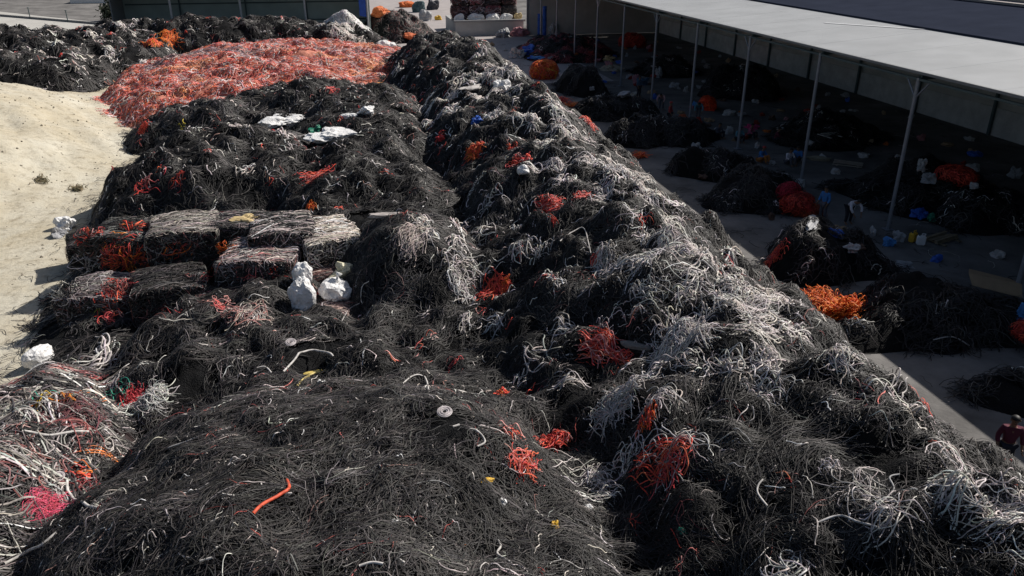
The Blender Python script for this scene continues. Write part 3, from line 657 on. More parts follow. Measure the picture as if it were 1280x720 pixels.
for i, (px, py, zt, hl, hw, hh, rz, pal, acc, lab) in enumerate(BALES):
    x, y = flat(px, py, zt)
    hl *= 1.06; hw *= 1.05; zt += .12; hh *= 1.12
    root = empty('cable_bale', (x, y, zt - 2 * hh), rz); tag(root, lab, 'bale', 'square bales of scrap cable on the left'); BOXES.append((x, y, zt - 2 * hh, hl, hw, 2 * hh, rz))
    core('packed_core', (hl * .97, hw * .96, hh * .97), 14, M_MASS, root, .02, i, (0, 0, hh))
    s = Strands(); c = (0, 0, hh)
    sidep = BLACKS * 2 + GREYS[:2] + [(.1, .05, .05), (.25, .1, .09)] + list(pal[:2]) if i not in (10, 11, 12, 13) else list(pal) + BLACKS[:3]  # mostly black sides put the shade of the bale fronts into strand colour
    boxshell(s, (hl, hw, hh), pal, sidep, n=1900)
    if i in (0, 1, 5, 6, 7, 9, 13):
        shell(s, (rng.uniform(-.4, .4) * hl, -hw * .5, hh * rng.uniform(.8, 1.3)), (hl * .45, hw * .58, hh * .45), 5, 60, .013, [REDS + PINKS, ORANGES + REDS, PINKS, [(.3, .28, .05), (.05, .25, .1)]][i % 4], .8, 'r', .9, 12, out=.1, puff=.14)
    for (dr, ap) in acc:
        n0 = len(s.V); shell(s, (0 + dr[0] * hl * .55, dr[1] * hw * .35, hh), (hl * .55, hw * .74, hh * .98), 5, 120, .014, list(ap) + BL, .8, 'r', .8, 12, out=.10, puff=.12)
    o = s.build('bound_cables', parent=root)
    s = Strands()
    for bx in (-.45, .42):                     # binding wires
        t = np.linspace(0, 2 * math.pi, 40); P = np.stack([np.full(40, bx * hl), np.cos(t), np.sin(t)], -1)
        k = (np.abs(P[:, 1]) ** 7 + np.abs(P[:, 2]) ** 7) ** (1 / 7); P[:, 1] *= hw * 1.05 / k; P[:, 2] = P[:, 2] * hh * 1.07 / k + hh
        Nn = P - np.array([bx * hl, 0, hh]); Nn /= np.linalg.norm(Nn, axis=1, keepdims=True)
        s.put(P[None], Nn[None], np.array([.012]), np.array([[.3, .28, .26]]))
    s.build('binding_wire', parent=root)

def tangle(px, py, rad, pal, label, cat='cable tangle', name='cable_tangle', n=90, r=None, mode='surf', h=.25, group=None, loop=False, sx=1, ln=None, wig=1.3, thv=.6):
    """a loose coloured tangle lying on whatever surface is seen at this place"""
    x, y, z = at(px, py); d = math.sqrt(x * x + y * y + (CAMZ - z) ** 2); R_ = rad * d / FPX
    r = (r or (.009 + .00026 * d)) * .8; R_ *= .85; n = int(n * .85); s = Strands(); root_loc = np.array([x, y, z])
    th = rng.uniform(0, 3.14)
    if HIT[0]:
        shell(s, (x, y + .06, z), (R_ * 1.15, R_ * .22, R_ * .75), 2.6, int(n * .8), r * .85, list(pal) + BLACKS[:len(pal) // 2 + 1], R_ * 2.0, 'coil' if loop else 'r', 1.2, 14, out=R_ * .16, puff=R_ * .3, cv=.3)
    elif mode == 'surf':
        bundle(s, x, y, n, R_ * .9, th, thv, (ln or 1.6) * R_, rng.normal(0, 1.2) / max(R_, .4) * (3 if loop else 1), wig, .26 * h / .35, .22 * h / .35, r, pal, 14, .2)
    else:
        shell(s, (x, y, z + R_ * .45), (R_ * sx, R_, R_ * .75), 2.2, n, r, pal, R_ * 2.6, 'coil', .6, 14, out=R_ * .15, puff=R_ * .25, cv=.2)
        if mode == 'ball':
            pass
    for i in range(len(s.V)): s.V[i] = s.V[i] - root_loc.astype(np.float32)
    o = s.build(name); o.location = (x, y, z); tag(o, label, cat, group or 'coloured cable tangles on the heaps'); return o
T = tangle
T(1048, 402, 27, ORANGES, 'bright orange cable coil at the right foot of the ridge', n=420, r=.016, loop=True, ln=1.9, wig=.8, h=.7)
T(1026, 380, 26, ORANGES, 'loose orange strands trailing uphill of the bright orange coil', n=150, r=.016, h=.5)
T(680, 97, 17, ORANGES + REDS, 'bright orange net ball at the far foot of the ridge beside the shed', mode='ball', n=260, r=.035)
T(700, 126, 12, REDS + PINKS, 'red pink tangle just below the orange net ball', n=80); T(713, 133, 11, ORANGES, 'small orange tangle right of the red pink one near the ridge foot', n=60)
T(737, 157, 11, REDS, 'small red tangle on the concrete edge, nearest the dark shed heap', n=70)
T(800, 196, 12, ORANGES + REDS, 'orange scrap tangle at the ridge foot level with the seated workers', n=70)
T(594, 192, 15, REDS + ORANGES, 'small vivid orange red tuft high on the ridge, left side', n=120, r=.02)
T(650, 205, 20, REDS + PINKS, 'red looped cables with a white label high on the ridge', n=55, loop=True, r=.024)
T(686, 257, 22, REDS + PINKS, 'red orange tangle on the upper middle of the ridge', n=110)
T(727, 248, 14, REDS + PINKS, 'smaller red tangle right of the upper middle one', n=60)
T(693, 282, 6, REDS, 'tiny red scrap below the upper middle red tangle', n=24)
T(743, 331, 8, REDS + PINKS, 'tiny red bit at the tip of a pale cable hank', n=20)
T(615, 373, 24, REDS, 'round red orange coil in the valley left of the ridge', n=110, loop=True)
T(632, 362, 12, REDS + ORANGES, 'thin orange red strands above the round red coil', n=30)
T(748, 434, 26, REDS + PINKS, 'wide red pink tangle in the centre of the ridge', n=120, thv=.35)
T(775, 456, 17, REDS + PINKS, 'deep pink red strands hanging below the wide centre tangle', n=60)
T(628, 500, 10, REDS + ORANGES, 'short twisted orange red hank in the lower valley', n=30, thv=.2)
T(692, 556, 22, REDS + REDS + PINKS, 'orange red plume in the lower valley beside dark cables', n=110, thv=.5)
T(655, 585, 26, REDS + PINKS, 'ragged red strands at the right edge of the foreground heap', n=80)
T(640, 548, 16, REDS + PINKS, 'thin dark red strands dropping from the valley', n=30)
T(808, 530, 14, ORANGES + REDS + REDS, 'small orange clump on top of the large red loop', n=90, thv=.3)
T(825, 585, 38, REDS + REDS + PINKS, 'large open loop of red cables around black coils, lower ridge', n=90, loop=True, ln=1.7, wig=.5)
T(850, 572, 30, REDS + PINKS, 'red cable arch beside the large open loop', n=40, loop=True, ln=1.6, wig=.4)
T(968, 322, 14, REDS, 'red scrap in the shade at the ridge foot, behind the bright orange coil', n=80)
T(640, 190, 9, REDS, 'tiny red knot left of the white label loops', n=26)
T(550, 176, 8, REDS, 'tiny red scrap on the crest near the far left white sheet', n=26)
T(190, 52, 12, REDS + ORANGES, 'orange tangle on the far dark bank, left of the salmon heap', n=120); T(212, 50, 14, ORANGES, 'brighter orange tangle on the far dark bank, touching the first', n=120)
T(180, 163, 9, REDS, 'small red tangle on the low heap below the salmon pile', n=60); T(228, 163, 7, [(.6,.5,.06)], 'small yellow green strand on the low heap below the salmon pile', n=14)
T(112, 298, 16, REDS + PINKS, 'pink red loops on the left end of the bales', n=55, loop=True); T(165, 290, 16, REDS, 'red orange loops on top of the upper left bale', n=45, loop=True)
T(388, 262, 9, ORANGES, 'tiny orange clump behind the beige bale', n=40); T(395, 225, 24, REDS + PINKS, 'pink red combed cables on the right of the heap behind the bales', n=90, thv=.25)
T(185, 235, 20, REDS + PINKS, 'faint red strands on the heap behind the bales', n=24); T(222, 231, 9, REDS, 'short red hank on the heap behind the bales', n=24, thv=.2)
T(262, 312, 11, [(.75,.36,.03)], 'thick amber hose ring on the front of the dark bale', n=12, loop=True, r=.035, wig=.2)
T(285, 312, 13, ORANGES + [(.7,.35,.1)], 'frayed orange brush end beside the amber hose ring', n=50, thv=.8)
T(418, 118, 12, REDS + PINKS, 'red strands near the far end of the low dark heap', n=24); T(240, 330, 12, [(.06,.3,.14), (.1,.4,.2)], 'small green scrap between the bales', n=16)
T(165, 325, 26, ORANGES + REDS + REDS, 'orange red cable mass in the front face of the upper left bale', n=130); T(150, 322, 20, PINKS + REDS, 'pinkish red strands left of the orange red mass in the bale front', n=70)
T(137, 382, 18, REDS, 'small red patch low in the front of the lower left bale', n=50); T(155, 368, 22, REDS + PINKS, 'red cables at the top right corner of the lower left bale', n=90); T(138, 399, 16, REDS + PINKS, 'red strands under the lower left bale', n=50)
T(222, 372, 12, [(.4, .36, .05)], 'olive yellow strands in front of the black front bale', n=30); T(290, 352, 14, PINKS + ORANGES, 'orange pink strands across the front of the square bale', n=40); T(278, 385, 18, PINKS, 'curly pink cables on the low dark front bale', n=40, loop=True)
T(345, 345, 16, PINKS + REDS, 'pink strands running down the right edge of the square bale', n=60); T(388, 340, 14, REDS + PINKS, 'dark red knot on the small maroon bale', n=60, loop=True); T(245, 352, 14, PINKS + GREYS, 'faint pink strands between the front bales', n=40)
T(230, 395, 24, PALES + PINKS + GREYS, 'pale and pink curls below the black front bale', n=50); T(310, 398, 30, [(.5,.42,.38),(.4,.33,.3),(.45,.2,.18)], 'dusty pinkish strand mat in front of the low dark bale', n=120); T(92, 372, 22, GREYS + PALES, 'grey cable loops hanging off the left end of the lower left bale', n=60, loop=True)
T(120, 335, 26, GREYS + PALES, 'long grey cables draped over the left bale ends', n=60, thv=.2); T(62, 640, 22, [(.62,.07,.14), (.6,.1,.18), (.5,.06,.1)], 'bright pink tuft on the mixed heap, lower left', n=520, r=.007, thv=.18, h=.2)
T(166, 505, 15, [(.65,.08,.09)], 'red pink round bundle in a green wrap on the mixed heap', n=160, r=.012); T(150, 497, 22, [(.08,.4,.28), (.05,.3,.2)], 'green strands around the red pink bundle', n=34)
T(52, 505, 16, [(.6,.42,.05)], 'yellow cables on the mixed heap', n=22, thv=.15, r=.02); T(88, 505, 18, [(.7,.24,.04)], 'orange cables right of the yellow ones on the mixed heap', n=16, thv=.15, r=.02)
T(102, 600, 14, REDS + ORANGES, 'orange cables in the lower mixed heap', n=30, thv=.2, r=.018); T(186, 500, 30, [(.6,.58,.55), (.5,.48,.46)], 'pale glossy hank at the right edge of the mixed heap', n=200, thv=.15, r=.012)
T(128, 452, 26, PALES, 'thick pale looped hoses on top of the mixed heap', n=40, loop=True, r=.028, wig=.3); T(60, 520, 34, PALES, 'fan of long pale cables across the mixed heap', n=60, thv=.2, r=.02, ln=2.4, wig=.3)
T(95, 520, 34, [(.15,.05,.06), (.08,.05,.05), (.2,.08,.08)], 'dark maroon combed cables in the middle of the mixed heap', n=140, thv=.12, r=.016, ln=2)
for (px, py, rd, lb, nn) in [(930, 395, 40, 'large pale grey mat of cables on the upper right flank', 190), (842, 430, 46, 'widest pale tangle in the middle of the ridge', 260), (770, 505, 34, 'pale tuft hanging above the drooping hank', 160), (745, 605, 22, 'pale drooping hank like a mop in the lower valley', 130),
                             (1250, 655, 44, 'pale wavy hank at the right edge of the picture', 150), (790, 222, 28, 'pale tangle on the far right flank above the shade', 150), (755, 330, 22, 'short pale sheaf on the middle ridge', 90), (850, 318, 34, 'thin pale loops near the upper right foot', 130), (427, 40, 20, 'white fluffy strand pile beside the blue banner', 60)]:
    T(px, py, rd, PALES, lb, n=nn, group='pale cable tangles', r=.012 if py > 300 else None)
# ------------------------------------------------------------------ single long cables one can follow
def loose(pts, r, col, label, lift=.12, curl=None):
    W = [np.array(at(*p)) for p in pts]
    P = []
    n = len(W)
    for i in range(n - 1):
        p0, p1, p2, p3 = W[max(0, i - 1)], W[i], W[i + 1], W[min(n - 1, i + 2)]
        for t in np.linspace(0, 1, 9)[:-1]:
            P.append(.5 * ((2 * p1) + (-p0 + p2) * t + (2 * p0 - 5 * p1 + 4 * p2 - p3) * t * t + (-p0 + 3 * p1 - 3 * p2 + p3) * t ** 3))
    P.append(W[-1]); P = np.array(P)
    P[:, 2] = np.maximum(samp(HS, P[:, 0], P[:, 1]), P[:, 2]) + lift
    loc = P[0].copy(); P = P - loc; P[:, 2] = np.convolve(np.pad(P[:, 2], 2, 'edge'), np.ones(5) / 5, 'valid')
    n = len(P); Tn = np.gradient(P, axis=0); Tn /= np.linalg.norm(Tn, axis=1, keepdims=True) + 1e-9
    B = np.cross(Tn, (0, 0, 1.)); B /= np.linalg.norm(B, axis=1, keepdims=True) + 1e-9; Wv = np.cross(B, Tn); k = 8
    V = np.stack([P + r * (B * math.cos(2 * math.pi * a / k) + Wv * math.sin(2 * math.pi * a / k)) for a in range(k)], 1).reshape(-1, 3)
    Q = [(i * k + a, i * k + (a + 1) % k, (i + 1) * k + (a + 1) % k, (i + 1) * k + a) for i in range(n - 1) for a in range(k)]
    Q += [(0, 1, 2, 3), (4, 5, 6, 7)] 
    C = np.tile(np.array(col, float), (len(V), 1))
    o = npmesh('loose_cable', V, Q, M_CABLE, colors=C); o.location = loc
    tag(o, label, 'cable', 'single loose cables lying on the heaps'); return o
WH = (.6, .57, .54)
loose([(355,470),(370,455),(378,447),(395,444),(412,447),(417,452)], .03, WH, 'white bent cable above the yellow strap')
loose([(322,465),(332,464),(340,471)], .022, WH, 'short white cable end at the left of the bent one')
loose([(318,652),(333,636),(350,628),(362,618),(360,608)], .03, (.62, .10, .05), 'single orange red cable on the foreground heap')
loose([(504,485),(515,477),(527,476),(534,485),(536,494)], .02, WH, 'white hooked cable right of centre on the foreground heap')
loose([(210,567),(240,556),(265,548),(290,541)], .02, (.45,.43,.42), 'straight grey cable on the left of the foreground heap')
loose([(522,612),(545,609),(560,614),(572,622)], .01, (.3,.3,.3), 'faint thin grey cable on the lower foreground heap')
loose([(595,545),(603,552),(606,562),(597,567)], .02, WH, 'thin white curved cable near the valley')
loose([(30,545),(60,551),(90,546),(112,546)], .035, WH, 'thick pale cable across the mixed heap'); loose([(8,712),(30,700),(52,690),(73,673)], .03, (.5,.47,.44), 'long pale hose at the very lower left corner')
loose([(86,600),(86,618),(92,630),(108,638),(124,642)], .032, WH, 'thick white hooked cable in the lower mixed heap')
loose([(700,310),(727,290),(735,310),(738,322)], .02, (.5,.47,.45), 'long pale strand hanging on the middle ridge')
loose([(850,350),(870,337),(885,337),(892,345)], .022, WH, 'pale arching cable on the right flank')
loose([(425,412),(435,395),(450,384)], .018, (.4,.38,.37), 'thin pale stick like cable beside the two white sacks')
loose([(640,712),(622,700),(626,690),(622,682)], .02, WH, 'white cable near the bottom edge, centre'); loose([(450,716),(465,713),(480,714)], .022, WH, 'short white curved cable at the bottom edge')
loose([(1020,662),(1045,655),(1070,662),(1098,668)], .018, (.5,.48,.47), 'grey white cable low on the right ridge'); loose([(958,640),(945,622),(952,608)], .018, WH, 'small white crescent cable on the lower ridge')
loose([(1095,640),(1115,620),(1110,605),(1122,602)], .016, (.3,.3,.3), 'thin grey loop on the right of the ridge'); loose([(1165,430),(1190,425),(1210,437)], .02, (.4,.38,.36), 'grey cable on the shaded ground right of the orange coil')
loose([(372,488),(382,478),(395,470)], .03, (.65,.52,.2), 'yellow strap tail on the foreground heap'); 
def ringcoil(px, py, label):
    x, y, z = at(px, py); s = Strands()
    for k in range(5):
        t = np.linspace(0, 6.28, 24); rr = .05 + .024 * k
        P = np.stack([rr * np.cos(t), rr * np.sin(t) * .9, np.full(24, .05 + .012 * (k % 2))], -1); Nn = np.tile([0, 0, 1.], (24, 1))
        s.put(P[None], Nn[None], np.array([.012]), np.array([[.62, .56, .56]]))
    o = s.build('cable_coil'); o.location = (x, y, z + .1); o.rotation_euler = (.35, 0, 0); tag(o, label, 'cable coil')
ringcoil(556, 522, 'small white spiral coil on the foreground heap'); ringcoil(364, 433, 'tiny pale ring on the top of the foreground heap'); ringcoil(74, 603, 'white coiled ring in the lower mixed heap')

# ------------------------------------------------------------------ sacks, sheets, scraps
def sack(px, py, dims, label, mat=None, seed=1, rz=0, name='sack', crumple=.22, up=.4, p=2.2, loc=None, knot=False, group=None, tilt=0):
    import bmesh
    x, y, z = loc or at(px, py); bm = bmesh.new(); bmesh.ops.create_icosphere(bm, subdivisions=3 if name == 'plastic_scrap' else 4, radius=1)
    from mathutils import noise, Vector as V3
    off = V3((seed * 3.1, seed * 1.7, seed * .9))
    for v in bm.verts:
        d = v.co.normalized(); k = (abs(d.x) ** p + abs(d.y) ** p + abs(d.z) ** p) ** (1 / p)
        c1 = noise.noise(d * 1.3 + off); c2 = abs(noise.noise(d * 2.7 + off)); c3 = abs(noise.noise(d * 7 + off))
        s = (1 / k) * (1 + crumple * (c1 * 1.5 - c2 * 1.0 - c3 * .3)); v.co = V3((d.x * s * dims[0], d.y * s * dims[1], max(d.z * s, -.55) * dims[2]))
    me = bpy.data.meshes.new(name); bm.to_mesh(me); bm.free(); me.materials.append(mat or M_PLASTIC)
    for pl in me.polygons: pl.use_smooth = False
    o = bpy.data.objects.new(name, me); COL.objects.link(o); o.location = (x, y, z + dims[2] * up); o.rotation_euler = (tilt, 0, rz)
    tag(o, label, 'sheet' if 'sheet' in name else 'scrap' if 'scrap' in name else 'bag', group)
    if knot:
        m = MB(); m.tube((0, 0, dims[2] * .8), (.03, 0, dims[2] * 1.12), .07, 8, .03); m.tube((.03, 0, dims[2] * 1.12), (.1, .05, dims[2] * 1.4), .03, 8, .12)
        m.build('tied_neck', mat or M_PLASTIC, o, smooth=True)
    return o
M_SHADEWHITE = surf('shade_dimmed_sack', (.45, .44, .43), .7, .15, 5); M_CREAM = surf('cream_sack', (.58, .44, .22), .7, .2, 3); M_BROWN = surf('cardboard', (.36, .25, .15), .85, .15, 3); M_BLUE = surf('blue_plastic', (.03, .12, .5), .5, .2, 4)  # first material: white sack colour darkened to carry the shade of the shed
M_LBLUE = surf('light_blue_plastic', (.08, .28, .62), .5, .2, 4); M_GRB = surf('grey_sack', (.36, .36, .37), .6, .2, 4); M_YEL = surf('yellow_plastic', (.7, .42, .04), .5, .1, 4)
M_GREEN = surf('green_plastic', (.02, .22, .13), .5, .2, 4); M_REDNET = surf('red_net', (.45, .03, .02), .8, .3, 7, .8, 30); M_PINKB = surf('pink_sack', (.42, .18, .2), .7, .2, 4)
sack(355, 155, (1.25, 1.2, .32), 'crumpled white sheet on the dark heap, left and farther of the two', name='plastic_sheet', crumple=.55, seed=3)
sack(418, 174, (1.15, 1.35, .34), 'crumpled white sheet on the dark heap, right and nearer of the two', name='plastic_sheet', crumple=.5, seed=9, rz=.5)
sack(457, 143, (.45, .5, .3), 'small white bag beyond the two white sheets', seed=5, crumple=.5); sack(437, 148, (.45, .3, .2), 'flat pale oval bag between the small bag and sheets', seed=6)
sack(397, 167, (.4, .35, .25), 'green plastic scrap left of the nearer white sheet', M_GREEN, 8, crumple=.6)
sack(379, 385, (.42, .36, .75), 'tall lumpy white sack standing in front of the bales', seed=12, crumple=.28); sack(379, 350, (.34, .3, .45), 'white sack with round mouth on top of the tall lumpy one', seed=14, crumple=.2)
sack(423, 373, (.58, .5, .5), 'round white sack right of the tall lumpy sack', seed=15, crumple=.3, knot=True); sack(433, 346, (.45, .38, .32), 'small cream and white bag above the round white sack', surf('ivory_bag', (.62, .58, .42), .6, .2, 3), 17, crumple=.5)
sack(313, 274, (.75, .5, .3), 'yellowish cream sack lying on the long striped bale', M_CREAM, 21, crumple=.4, loc=(*flat(313, 276, 2.6), 2.45))
x, y = flat(83, 288, .4); sack(83, 288, (.45, .4, .45), 'white plastic bag on the sand by the bales', seed=23, crumple=.4); sack(74, 296, (.35, .3, .3), 'torn pale bag beside the white bag on the sand', M_GRB, 24, crumple=.6)
sack(490, 271, (.85, .18, .1), 'long pale scrap lying behind the black dome', surf('dusty_scrap', (.5, .45, .42), .7, .15, 4), 25, rz=-.2, crumple=.3)
T(515, 301, 30, [(.46,.38,.34),(.36,.3,.28),(.5,.44,.4)], 'curved pale brownish strand mat on the top of the black dome', n=160, r=.012, thv=.15, group='pale cable tangles')
sack(50, 452, (.5, .28, .38), 'smooth white wrapped roll on the mixed heap', seed=27, rz=.8, crumple=.15)
sack(398, 467, (.42, .11, .05), 'yellow plastic strip on the foreground heap', surf('yellow_strip', (.72, .55, .16), .5, .1, 4), 28, rz=.15, crumple=.2); sack(402, 484, (.13, .13, .12), 'little white lump below the yellow strip', seed=29, crumple=.4)
sack(626, 114, (.55, .6, .5), 'whitish bundle high on the far ridge', seed=30, crumple=.5); sack(596, 112, (1.1, .3, .2), 'long pale rag across the far ridge', surf('pale_rag', (.5, .47, .45), .8, .2, 4), 31, rz=.5, crumple=.4)
sack(597, 155, (.32, .3, .26), 'blue plastic scrap on the far ridge', M_BLUE, 32, crumple=.5); sack(553, 176, (.28, .25, .2), 'red plastic scrap on the far ridge', surf('red_plastic', (.6, .04, .04), .5, .1), 33, crumple=.5)
sack(654, 216, (.24, .2, .22), 'white label card among the red loops', seed=34); sack(852, 665, (.09, .09, .07), 'tiny green cap on the lower ridge', M_GREEN, 35)
sack(492, 658, (.12, .08, .08), 'small white lump on the lower foreground heap', seed=36, crumple=.4); sack(607, 603, (.17, .07, .05), 'small yellow scrap near the valley', M_YEL, 37); sack(628, 631, (.09, .09, .08), 'small white scrap below the small yellow one', seed=38)
sack(572, 689, (.16, .06, .04), 'small orange scrap near the bottom edge', surf('orange_plastic', (.75, .2, .03), .5, .1), 39, rz=.4); sack(693, 662, (.09, .09, .1), 'tiny orange yellow scrap in the lower valley', M_YEL, 40, crumple=.4); sack(735, 639, (.12, .1, .1), 'tiny grey white lump in the lower valley', seed=41)
sack(795, 437, (.42, .14, .09), 'folded grey corrugated sleeve beside the wide red tangle', surf('grey_sleeve', (.22, .21, .2), .6, .15, 20, .6, 40), 42, rz=-.5, crumple=.15)
# pale specks scattered in the foreground mat
M_OFF = surf('offcut_white', (.6, .57, .54), .6, .05)
for i in range(60):
    px = rng.uniform(150, 720); py = rng.uniform(430, 715); x, y, z = at(px, py)
    if H['B'][int((y - GY0) / GS), int((x - GX0) / GS)] < .3: continue
    m = MB(); a = rng.uniform(0, 3.14); l = rng.uniform(.03, .11); m.tube((-l * math.cos(a), -l * math.sin(a), 0), (l * math.cos(a), l * math.sin(a), rng.uniform(-.02, .03)), rng.uniform(.012, .022), 6)
    o = m.build('cable_offcut', M_OFF); o.location = (x, y, z + .07)
    tag(o, 'short white cable offcut lying on the fine black foreground heap', 'offcut', 'white offcuts on the foreground heap')
# dry weeds on the sand
for i, (px, py) in enumerate([(97, 238), (52, 228)]):
    x, y, z = at(px, py); s = Strands()
    P, Nn = walk(np.full(60, x) + rng.normal(0, .13, 60), np.full(60, y) + rng.normal(0, .2, 60), rng.uniform(0, 6.3, 60), np.full(60, .3), np.zeros(60), np.full(60, .4), np.full(60, .06), np.full(60, .12), 6)
    s.put(P - np.array([x, y, z]), Nn, np.full(60, .018), jit([(.12, .1, .06), (.09, .08, .05), (.2, .16, .1)], 60)); o = s.build('dry_weed', attr_mat('dry_stems', .9, .1)); o.location = (x, y, z)
    tag(o, ['dark dry weed tuft on the sand nearest the cables', 'faint dry weed tuft farther left on the sand'][i], 'weed', 'weeds on the sand')

# ------------------------------------------------------------------ far middle: dock, bales, fence panel, drums
M_DOCK = surf('dock_concrete', (.42, .42, .41), .9, .12, .8, .2, 6)
dk = MB(); dk.box(14.5, 106, 0, 23.5, 116, 1.7); root = empty('loading_dock', (19, 106, 0)); tag(root, 'low pale concrete loading dock at the far end of the ridge', 'dock')
o = dk.build('dock_body', M_DOCK, root); o.location = (-19, -106, 0)
ek = MB(); ek.box(14.3, 105.85, 1.7, 23.7, 106.3, 1.95); o = ek.build('edge_kerb', surf('dock_edge', (.3, .3, .3), .9, .1), root); o.location = (-19, -106, 0)
nb = 0
TINTS = [[(.14,.05,.05),(.3,.2,.2),(.05,.04,.05)], [(.45,.4,.4),(.15,.06,.06),(.06,.05,.05)], [(.4,.12,.14),(.5,.42,.42),(.1,.05,.06)], [(.04,.04,.045),(.12,.1,.1)]]
wd = ['dark maroon', 'speckled white and maroon', 'pinkish', 'nearly black']
for k in range(3):
    for j in range(4):
        x = 15.6 + j * 2.15; root = empty('cable_bale', (x, 109.5, 1.7 + k * 1.75)); tag(root, '%s bale in the %s row of the stack on the far dock' % (wd[(j + k) % 4], ['bottom', 'middle', 'top'][k]), 'bale', 'bales stacked on the far dock')
        core('packed_core', (1.03, 1.2, .86), 7, M_MASS_MULTI, root, .05, j + k * 4, (0, 0, .87)); s = Strands(); shell(s, (0, 0, .87), (1.04, 1.2, .87), 7, 260, .035, TINTS[(j + k) % 4], 1.2, 'x', .6, 8, out=.08, puff=.1); s.build('bound_cables', parent=root)
for i, (x, w_) in enumerate([(15.2, .7), (17.4, 1.0), (19.6, .9), (21.4, .8), (23.0, .5)]):
    sack(0, 0, (w_, .5, .6), ['leftmost small white sack on the far dock edge', 'widest white sack on the far dock edge', 'white sack under the pinkish bales on the far dock', 'white sack right of centre on the far dock', 'tan box like sack at the right end of the far dock'][i], M_CREAM if i == 4 else M_PLASTIC, 50 + i, loc=(x, 107.3, 1.7), up=.5, crumple=.25, p=3, group='sacks on the far dock')
x, y = flat(502, 41); m = MB(); m.box(-.75, -.03, .15, .75, .03, 1.75); f_ = MB()
for a in (-.78, .72): f_.box(a, -.05, 0, a + .06, .05, 1.85)
f_.box(-.72, -.05, 1.76, .72, .05, 1.82)
root = empty('fence_panel', (x, y, 0), .1); tag(root, 'upright grey mesh panel beside the far mixed heap', 'fence panel'); m.build('mesh_sheet', surf('mesh_grey', (.2, .21, .2), .7, .2, 20), root); f_.build('panel_frame', M_STEEL, root)
for i, (px, py, dm, mt, lb) in enumerate([(548, 25, (.5, .4, .5), M_YEL, 'small yellow bin left of the far dock'), (532, 26, (.95, .8, 1.1), M_GRB, 'pale grey bale bag on the far road'), (541, 12, (1.0, .9, 1.2), surf('dark_bag', (.05, .05, .06), .7, .2), 'dark bag behind the pale grey bale bag on the far road'),
        (523, 15, (1.1, 1.0, 1.3), surf('teal_bag', (.07, .12, .13), .7, .2), 'dark teal bag at the left of the bag group on the far road'), (508, 9, (1.3, 1.0, .7), surf('orange_net', (.72, .17, .04), .8, .2, 6, .6), 'bright orange net heap at the top edge, far road'),
        (440, 52, (.1, .1, .1), M_GRB, None), (475, 20, (1.1, 1.0, .8), surf('orange_bag', (.65, .18, .06), .8, .2, 6), 'orange scrap on the far mixed heap'), (515, 48, (1.0, .8, .5), surf('orange_bag2', (.65, .16, .06), .8, .2, 6), 'orange red scrap at the foot of the far mixed heap'),
        (480, 57, (.8, .5, .35), M_PLASTIC, 'white rag at the back edge of the salmon heap'), (488, 58, (.7, .5, .3), M_PLASTIC, 'second white rag right of the first behind the salmon heap')]):
    if lb: sack(px, py, dm, lb, mt, 60 + i, crumple=.3, p=2.6)
def drum(x, y, z, mat): 
    m = MB(); m.lathe((0, 0, 0), [(0, 0), (.29, 0), (.3, .02), (.29, .28), (.305, .3), (.29, .32), (.29, .58), (.305, .6), (.29, .62), (.3, .88), (.27, .9), (0, .88)]); return m
k = 0
for (dx, hgt) in ((-.33, 3), (.33, 4)):
    x, y = flat(677, 44)
    for z in range(hgt):
        o = drum(0, 0, 0, None).build('plastic_drum', M_BLUE, smooth=True); o.location = (x + dx, y, z * .905)
        tag(o, 'blue plastic drum stacked in columns at the far end of the long shed', 'drum', 'blue drums')
x, y = flat(148, 27); m = MB(); m.lathe((0, 0, 0), [(0, 0), (.75, 0), (.8, .1), (.78, 1.6), (.6, 1.9), (0, 1.95)]); o = m.build('storage_tank', surf('maroon_tank', (.12, .05, .055), .6, .2), smooth=True); o.location = (x, y, 0); tag(o, 'dark maroon upright tank at the left corner of the far shed', 'tank')
# bush near that corner
x, y = flat(140, 26); root = empty('bush', (x, y, 0)); tag(root, 'small dark shrub at the left corner of the far shed', 'bush')
n = 900; Pc = rng.normal(0, 1, (n, 3)) * np.array([1.0, .9, 1.0]) * .6 + np.array([0, 0, 1.3]); A_ = rng.normal(0, .13, (n, 3)); B_ = rng.normal(0, .13, (n, 3))
V = np.stack([Pc - A_, Pc + B_, Pc + A_, Pc - B_], 1).reshape(-1, 3); npmesh('foliage', V, np.arange(n * 4).reshape(-1, 4), surf('dark_leaf', (.04, .05, .03), .7, .4, 3), root, smooth=False)
m = MB()
for k in range(6): m.tube((0, 0, 0), (rng.normal(0, .5), rng.normal(0, .5), 1.6), .04, 5, .015)
m.build('stem', surf('bark', (.1, .08, .06), .9), root)

